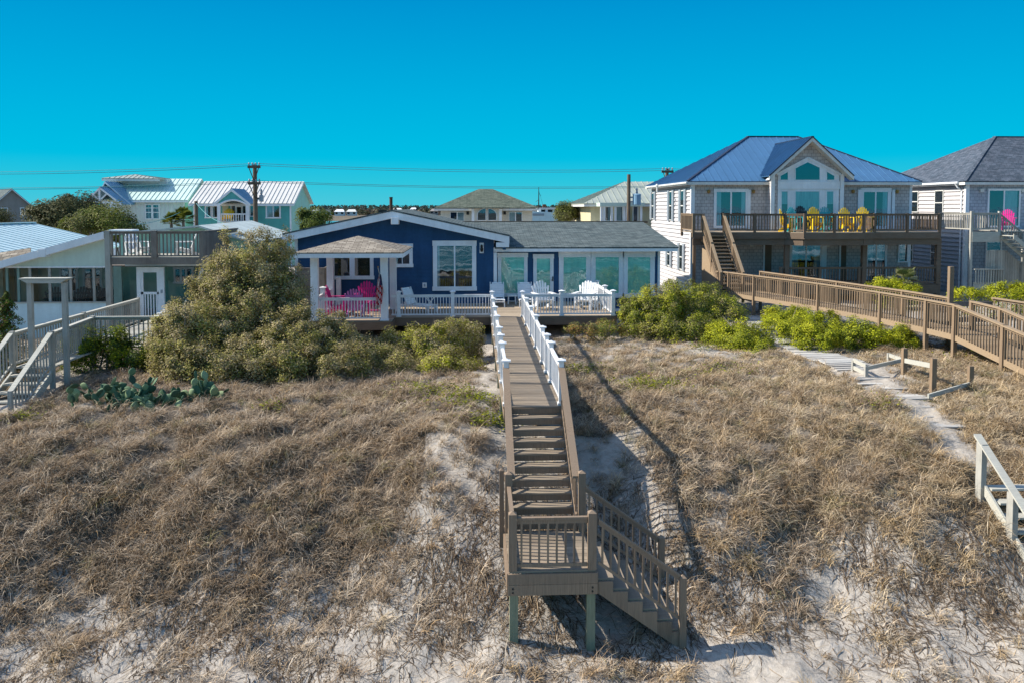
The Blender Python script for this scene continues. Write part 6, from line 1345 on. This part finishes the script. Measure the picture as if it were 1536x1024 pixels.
shrub('dark green bushy shrub below the weathered picket walkway', [cl(150, 528, 26.2, (1.0, .45, .85)), cl(195, 532, 26.3, (.85, .4, .6)), cl(122, 532, 25.8, (.5, .4, .7))], 15000, .075, DARKG + BRIGHT[:2], stems=2, group=GS)
shrub('large yellow green shrub right of the navy sunroom wing', [cl(985, 468, 33.4, (1.3, 1.1, 1.1)), cl(1035, 458, 34.6, (1.6, 1.2, 1.1)), cl(1082, 470, 34.2, (1.0, 1.0, .95)), cl(955, 480, 33.0, (.75, .8, .9)), cl(1020, 498, 32.0, (1.7, .9, .72))], 66000, .075, MIXED + BRIGHT + MYRTLE[:2], stems=20, group=GS)
shrub('round bright shrub at the left edge of the plank path', [cl(1118, 515, 30.2, (.95, .85, .8)), cl(1085, 505, 31.2, (.8, .7, .6)), cl(1140, 530, 29.2, (.5, .5, .45))], 20000, .07, BRIGHT + MIXED[:2], stems=10, group=GS)
shrub('low bright green hedge under the far part of the honey boardwalk', [cl(1180, 474, 34.2, (.95, .7, .35)), cl(1222, 480, 33.0, (1.0, .7, .36)), cl(1165, 486, 32.6, (.6, .6, .3))], 16000, .07, BRIGHT, stems=6, group=GS)
shrub('wide bright green hedge between the plank path and the honey boardwalk', [cl(1228, 508, 29.4, (.95, .9, .52)), cl(1285, 505, 29.6, (1.25, .95, .62)), cl(1340, 509, 29.8, (.95, .85, .56)), cl(1200, 494, 30.6, (.8, .7, .4))], 36000, .072, BRIGHT + [(.06, .075, .02)], stems=10, group=GS)
shrub('small rounded yellow green bush before the lower deck railing', [cl(1328, 429, 42.0, (.95, .7, .38)), cl(1362, 436, 41, (.6, .5, .22))], 7000, .085, BRIGHT, stems=3, sub=.26, group=GS)
shrub('small low yellow green bush just right of the tall boardwalk post', [cl(1449, 440, 38.0, (.75, .6, .25))], 3500, .085, BRIGHT, stems=3, sub=.22, group=GS)
shrub('rounded yellow green bush at the right edge before the grey skirt boards', [cl(1515, 441, 38.0, (1.15, .8, .5)), cl(1545, 440, 38, (.9, .7, .5))], 9000, .085, BRIGHT, stems=3, sub=.28, group=GS)
shrub('weedy reddish green plants below the deck rim right of the boardwalk', [cl(880, 496, 31.5, (.9, .4, .22)), cl(915, 492, 32.2, (.6, .4, .28))], 6000, .06, MIXED + [(.2, .08, .03)], stems=6, sub=.2, group=GS)
# small evergreen on the left edge
q = P(0, 520, 25.4); t = thing('evergreen', 'small upright green evergreen at the left edge beside the arbor', 'tree', (q.x, q.y, gz1(q.x, q.y)))
B = np.array(BASE[t]); hh = PZ(440, 25.4, 20) - B[2]; n = 12000; u = rng.random(n) ** 1.3; ang = rng.uniform(0, 6.283, n); tier = .75 + .35 * np.sin(u * 38 + np.sin(ang * 3) * 1.5)
rr_ = (1 - u) ** .7 * 1.1 * tier * np.sqrt(rng.random(n)); pos = np.stack([rr_ * np.cos(ang) + .25 * u, rr_ * np.sin(ang), u * hh + .05 - rr_ * .15], 1)
v, qd, c_ = leaves_from(pos, unit(np.stack([np.cos(ang), np.sin(ang), .5 + 0 * ang], 1)), rng.uniform(.05, .11, n), pick([(.06, .10, .02), (.10, .14, .02), (.16, .19, .03), (.04, .07, .02), (.14, .06, .03)], n), .4); fast_mesh('foliage', v, qd, M['leaf'], c_, t)
m_ = MB(); b = Vector(BASE[t]); m_.tube([b - Vector((0, 0, .1)), b + Vector((.1, 0, hh * .5)), b + Vector((.25, 0, hh))], [.06, .04, .01], 6); m_.build('trunk', M['bark'], t)
# background trees
GT = 'trees behind the houses'
def btree(label, cs, n, size, pal, trunk=2): return shrub(label, cs, n, size, np.array(pal) * .72, GB - .5, 'tree', 'tree', GT, sub=.75, stems=trunk + 2, twig=.1, asp=.6, stem_r=.12)
btree('large dense olive tree beside the taupe gabled house', [cl(86, 322, 60, (1.65, 1.5, 1.2)), cl(106, 320, 61, (1.6, 1.6, 1.05)), cl(76, 338, 59, (1.3, 1.3, 1.4))], 16000, .16, OLIVE)
btree('dense olive tree just left of the white porch gable', [cl(124, 322, 62, (1.4, 1.5, 1.1)), cl(112, 340, 60, (1.5, 1.4, 1.3))], 10000, .16, OLIVE)
btree('yellow green tree below the white porch gable', [cl(150, 340, 54, (1.6, 1.2, .95)), cl(168, 348, 53, (1.0, 1.0, .75)), cl(118, 348, 53, (1.4, 1.1, .7))], 15000, .13, GREENY + OLIVE[2:4])
btree('low yellow green tree behind the weathered roof deck', [cl(190, 355, 54, (1.0, .9, .4))], 6000, .13, GREENY + OLIVE[2:4])
btree('dark shrubby tree at the left edge before the taupe house', [cl(0, 331, 66, (.4, .5, .5))], 2000, .13, OLIVE)
btree('dark green round tree right of the turquoise house', [cl(474, 329, 74, (1.15, 1.1, 1.0)), cl(468, 345, 73, (1.0, 1.0, 1.2))], 9000, .15, DARKG + GREENY[:2])
btree('olive green tree between the trawler and the straw yellow house', [cl(846, 325, 78, (1.5, 1.3, .85)), cl(868, 321, 79, (1.4, 1.3, 1.0))], 13000, .15, OLIVE + GREENY)
# palmettos
def palmetto(label, px, py, Y, L, nf, zb, spread=1.0, pal=GREENY):
    q = P(px, py, Y); t = thing('palmetto', label, 'palm', (q.x, q.y, zb)); m_ = MB(); m_.tube([(q.x, q.y, zb - .2), (q.x, q.y, q.z)], [.14, .10], 8); m_.build('trunk', M['bark'], t)
    V, Q, K = [], [], []; i = 0; c0 = np.array([q.x, q.y, q.z]) - np.array(BASE[t])
    for f in range(nf):
        az = f * 2.4 + rng.uniform(-.3, .3); el = rng.uniform(-.35, 1.5); d = np.array([math.cos(az) * math.cos(el), math.sin(az) * math.cos(el), math.sin(el)]); hub = c0 + d * L * rng.uniform(.4, .6) * spread; s = unit(np.cross(d, [0, 0, 1.0])); u = np.cross(s, d); col = np.array(pal[rng.integers(0, len(pal))]) * rng.uniform(.8, 1.4)
        V += [c0 - s * .012, c0 + s * .012, hub + s * .012, hub - s * .012]; Q.append([i, i + 1, i + 2, i + 3]); K += [col] * 4; i += 4
        for k in range(13):
            a = (k - 6) / 6 * 1.25; e = d * math.cos(a) + s * math.sin(a); w = np.cross(e, u) * L * .035; tip = hub + e * L * .55 * (1 - .25 * abs(a)) - np.array([0, 0, .04 * L]); mid = hub + e * L * .32 + u * .02
            V += [hub, mid + w, tip, mid - w]; Q.append([i, i + 1, i + 2, i + 3]); K += [col * rng.uniform(.85, 1.2)] * 4; i += 4
    fast_mesh('fronds', np.array(V), np.array(Q), M['leaf'], np.clip(np.array(K), 0, 1), t); return t
palmetto('pale spiky palmetto in front of the lower brown deck railing', 1357, 424, 42.5, .95, 26, -.8, 1.0, [(.22, .24, .10), (.30, .30, .16), (.12, .15, .05)])
palmetto('cabbage palm left one of the pair before the white house', 257, 335, 58, .85, 60, GB)
palmetto('taller cabbage palm of the pair before the white house', 275, 330, 58, .95, 70, GB)
# prickly pears
def pear(label, px, Y, npad, spread):
    q = P(px, 590, Y); z = gz1(q.x, q.y); t = thing('prickly_pear', label, 'cactus', (q.x, q.y, z), 0, 'prickly pears in the dry grass'); VV, QQ, KK = [], [], []; i = 0
    nu, nv = 8, 5; pads = []
    for k in range(npad):
        if k < npad * .45 or not pads: b = np.array([rng.normal(0, spread), rng.normal(0, .28), rng.uniform(-.02, .06)]); tl = rng.normal(0, .5)
        else: pb = pads[rng.integers(0, len(pads))]; b = pb[0] + pb[1] * pb[2] * .88; tl = pb[3] + rng.normal(0, .6)
        az = rng.uniform(0, 3.14); h = rng.uniform(.18, .31); up = unit(np.array([math.sin(tl), .3 * math.sin(tl * 2 + k), max(.1, math.cos(tl) * .8)])); sd = unit(np.cross(up, [math.cos(az), math.sin(az), .1])); nr = np.cross(up, sd); pads.append((b, up, h, tl)); col = np.array([(.05, .10, .055), (.09, .15, .085), (.18, .24, .13), (.04, .075, .045)][rng.integers(0, 4)]) * rng.uniform(.85, 1.2)
        for a in range(nv + 1):
            fv = a / nv; wd = math.sin(math.pi * (fv * .92 + .06)) ** .7 * h * .40
            for c in range(nu): th = 2 * math.pi * c / nu; VV.append(b + up * h * fv + sd * wd * math.cos(th) + nr * math.sin(th) * min(.02, wd * .6)); KK.append(col)
        for a in range(nv):
            for c in range(nu): QQ.append([i + a * nu + c, i + a * nu + (c + 1) % nu, i + (a + 1) * nu + (c + 1) % nu, i + (a + 1) * nu + c])
        fast_mesh('pad', np.array(VV), np.array(QQ), M['cactus'], np.clip(np.array(KK), 0, 1), t, smooth=True); VV, QQ, KK = [], [], []
    return t
pear('prickly pear clump with small pads, left of the densest clump', 165, 21.7, 64, .38); pear('densest tallest prickly pear clump in the middle of the dry grass', 224, 21.8, 100, .46); pear('smaller prickly pear at the right end beside the grey shrub', 288, 22.0, 48, .34)

# ---------------------------------------------------------------- dune grass (one countless mass)
def strands(base, az, L, el0, el1, w, cols, nseg=3, follow=False, curl=0):
    """curved tapering blades; elevation runs el0 -> el1 along the blade"""
    n = len(base); pts = [base]; p = base.copy(); a = az.copy()
    for k in range(nseg):
        f = (k + .5) / nseg; el = el0 + (el1 - el0) * f; a = a + curl / nseg
        p = p + np.stack([np.cos(a) * np.cos(el), np.sin(a) * np.cos(el), np.sin(el)], 1) * (L / nseg)[:, None]
        if follow: p[:, 2] = gz(p[:, 0], p[:, 1]) + .012 + .02 * np.sin(k * 2 + az * 3)
        else: p[:, 2] = np.maximum(p[:, 2], gz(p[:, 0], p[:, 1]) + .01)
        pts.append(p.copy())
    s = np.stack([-np.sin(az), np.cos(az), .35 * np.sin(az * 7)], 1); V = []
    for k, q in enumerate(pts): ww = (w * (1 - (k / nseg) ** 1.5 * .85))[:, None]; V += [q - s * ww / 2, q + s * ww / 2]
    V = np.stack(V, 1).reshape(-1, 3); m = 2 * (nseg + 1); b = (np.arange(n) * m)[:, None]
    Q = np.concatenate([np.stack([b[:, 0] + 2*k, b[:, 0] + 2*k + 1, b[:, 0] + 2*k + 3, b[:, 0] + 2*k + 2], 1) for k in range(nseg)])
    return V, Q, np.repeat(cols, m, axis=0)
nc = 52000; cx_ = rng.uniform(-19, 24, nc); cy_ = 12.4 + 24 * rng.random(nc) ** 1.25
px_, py_ = project(cx_, cy_, gz(cx_, cy_)); ok = (px_ > -140) & (px_ < 1680) & (py_ < 1090) & (rng.random(nc) < density(cx_, cy_) * np.clip(.82 + .55 * patch(cx_, cy_, 3.1, 5.1), .5, 1))
cx_, cy_ = cx_[ok], cy_[ok]; print('clumps', len(cx_))
nb = np.clip(rng.normal(np.interp(cy_, [13, 18, 24, 34], [34, 42, 30, 18]), 12), 8, 60).astype(int); idx = np.repeat(np.arange(len(cx_)), nb); n = len(idx); print('blades', n)
bx, by = cx_[idx] + rng.normal(0, .065, n), cy_[idx] + rng.normal(0, .065, n); base = np.stack([bx, by, gz(bx, by) - .01], 1)
cl_lean = (rng.normal(-.5, .9, len(cx_)))[idx]; az = cl_lean + rng.normal(0, 1.5, n)
ln = (rng.uniform(.24, .58, len(cx_)) * np.interp(cy_, [13, 17, 24, 30], [.8, 1.0, .85, .6]) * np.clip(.85 + .6 * patch(cx_, cy_, 3.1, 5.1), .45, 1.4))[idx] * rng.uniform(.55, 1.3, n)
PALG = np.array([(.38, .315, .235), (.48, .42, .335), (.22, .165, .115), (.09, .068, .048), (.30, .245, .185), (.15, .115, .085), (.34, .235, .125), (.40, .345, .275)])
GOLD = np.array([(.44, .345, .20), (.35, .255, .125), (.52, .44, .30), (.20, .14, .075)])
gsel = (rng.random(len(cx_)) < np.clip(.12 + .09 * (cx_ - 3) + .12 * patch(cx_, cy_, .7, 6), .03, .75))
cb = np.where(gsel[:, None], GOLD[rng.integers(0, 4, len(cx_))], PALG[rng.integers(0, 8, len(cx_))]); grn = rng.random(len(cx_)) < np.interp(cy_, [14, 20, 30], [.01, .05, .12]); cb[grn] = (.15, .165, .045)
cols = np.clip((cb[idx] * .5 + PALG[rng.integers(0, 8, n)] * .5) * rng.uniform(.55, 1.5, (n, 1)) * np.array([[1.16, 1.11, 1.05]]), 0, 1)
V1, Q1, K1 = strands(base, az, ln, rng.uniform(.7, 1.5, n), rng.uniform(-1.5, .3, n), rng.uniform(.006, .013, n), cols, 4, curl=rng.normal(0, .7, n))
tag(fast_mesh('dune_grass', V1, Q1, M['grass'], K1), 'dry tan beach grass covering the dune', 'grass', kind='stuff')
# fallen dead strands on the sand
n = 62000; x = rng.uniform(-13, 15, n); y = 12.4 + 5.6 * rng.random(n); dn = np.interp(y + .4 * patch(x, y, 1.1, 3), [12.5, 13.4, 14.3, 15.2, 16.5, 18], [.08, .32, .8, .95, .75, .3]) * np.clip(.6 + .9 * patch(x, y, 1.3, 8), .05, 1)
dn = np.where((x > 4) & (x < 7.2) & (y < 14), dn * .35, dn); k = rng.random(n) < dn; x, y = x[k], y[k]; n = len(x); base = np.stack([x, y, gz(x, y) + .01], 1)
V2, Q2, K2 = strands(base, -1.2 + .5 * patch(x, y, .8, 2) + rng.normal(0, .75, n), rng.uniform(.2, .75, n), np.zeros(n), np.zeros(n), rng.uniform(.008, .02, n), pick([(.10, .07, .045), (.16, .115, .075), (.24, .18, .12), (.07, .05, .035)], n, .3), 5, True, rng.normal(0, .9, n))
tag(fast_mesh('grass_litter', V2, Q2, M['grass'], K2), 'dead brown grass strands and runners lying on the pale sand', 'litter', kind='stuff')
# low green ground cover in patches
pp = []
for px, py, r, m in ((705, 603, .55, 900), (735, 622, .3, 500), (985, 580, .6, 700), (960, 585, .4, 400), (1055, 525, .25, 250), (1330, 605, .3, 120), (35, 625, .2, 150), (400, 615, .25, 120), (1080, 560, .7, 300), (1480, 540, .6, 350), (870, 560, .5, 500), (200, 552, .6, 300), (640, 590, .5, 500)):
    q = gp(px, py, -.72); a = rng.normal(size=(m, 2)) * np.array([r, r * .7]); pp.append(np.stack([q.x + a[:, 0], q.y + a[:, 1], gz(q.x + a[:, 0], q.y + a[:, 1]) + rng.uniform(.03, .28, m)], 1))
pp = np.concatenate(pp); v, qd, c_ = leaves_from(pp, np.tile([0, 0, 1.], (len(pp), 1)), rng.uniform(.05, .11, len(pp)), pick(BRIGHT + MIXED[:3], len(pp)))
tag(fast_mesh('ground_cover', v, qd, M['leaf'], c_), 'low yellow green ground cover in patches between the dry grass', 'ground cover', kind='stuff')
# far wooded shore beyond the marsh
V, Q, K, i = [], [], [], 0
nt_ = 3400; tx = rng.uniform(-1, 1, nt_); ty = np.where(rng.random(nt_) < .45, rng.uniform(930, 1080, nt_), rng.uniform(1150, 1600, nt_)); tx = tx * ty * .52
far_ = ty > 1100; hh = np.where(far_, rng.uniform(9, 13, nt_), rng.uniform(3, 7, nt_)); per = 34; idx = np.repeat(np.arange(nt_), per); n = len(idx)
u = rng.random(n); a = rng.uniform(0, 6.28, n); rad = (np.where(far_, 4.5, 5.5))[idx] * np.sqrt(rng.random(n)) * np.sin(np.pi * np.clip(u * .85 + .1, 0, 1)) ** .6
pos = np.stack([tx[idx] + rad * np.cos(a), ty[idx] + rad * np.sin(a), -4.8 + u * hh[idx]], 1); pal_f = np.where(far_[:, None], np.array([(.045, .065, .05), (.06, .08, .055), (.05, .07, .07)])[rng.integers(0, 3, nt_)], np.array([(.12, .095, .075), (.075, .075, .045), (.15, .125, .10), (.06, .07, .04)])[rng.integers(0, 4, nt_)])  # bluish far tones: distance haze painted into the leaf colour
v, qd, c_ = leaves_from(pos, unit(np.stack([np.cos(a), np.sin(a), .4 + 0 * a], 1)), rng.uniform(1.6, 3.4, n), np.clip(pal_f[idx] * rng.uniform(.7, 1.3, (n, 1)), 0, 1), .8)
tag(fast_mesh('far_woods', v, qd, M['leaf'], c_), 'low dark line of woods along the far shore of the marsh', 'woods', kind='stuff')
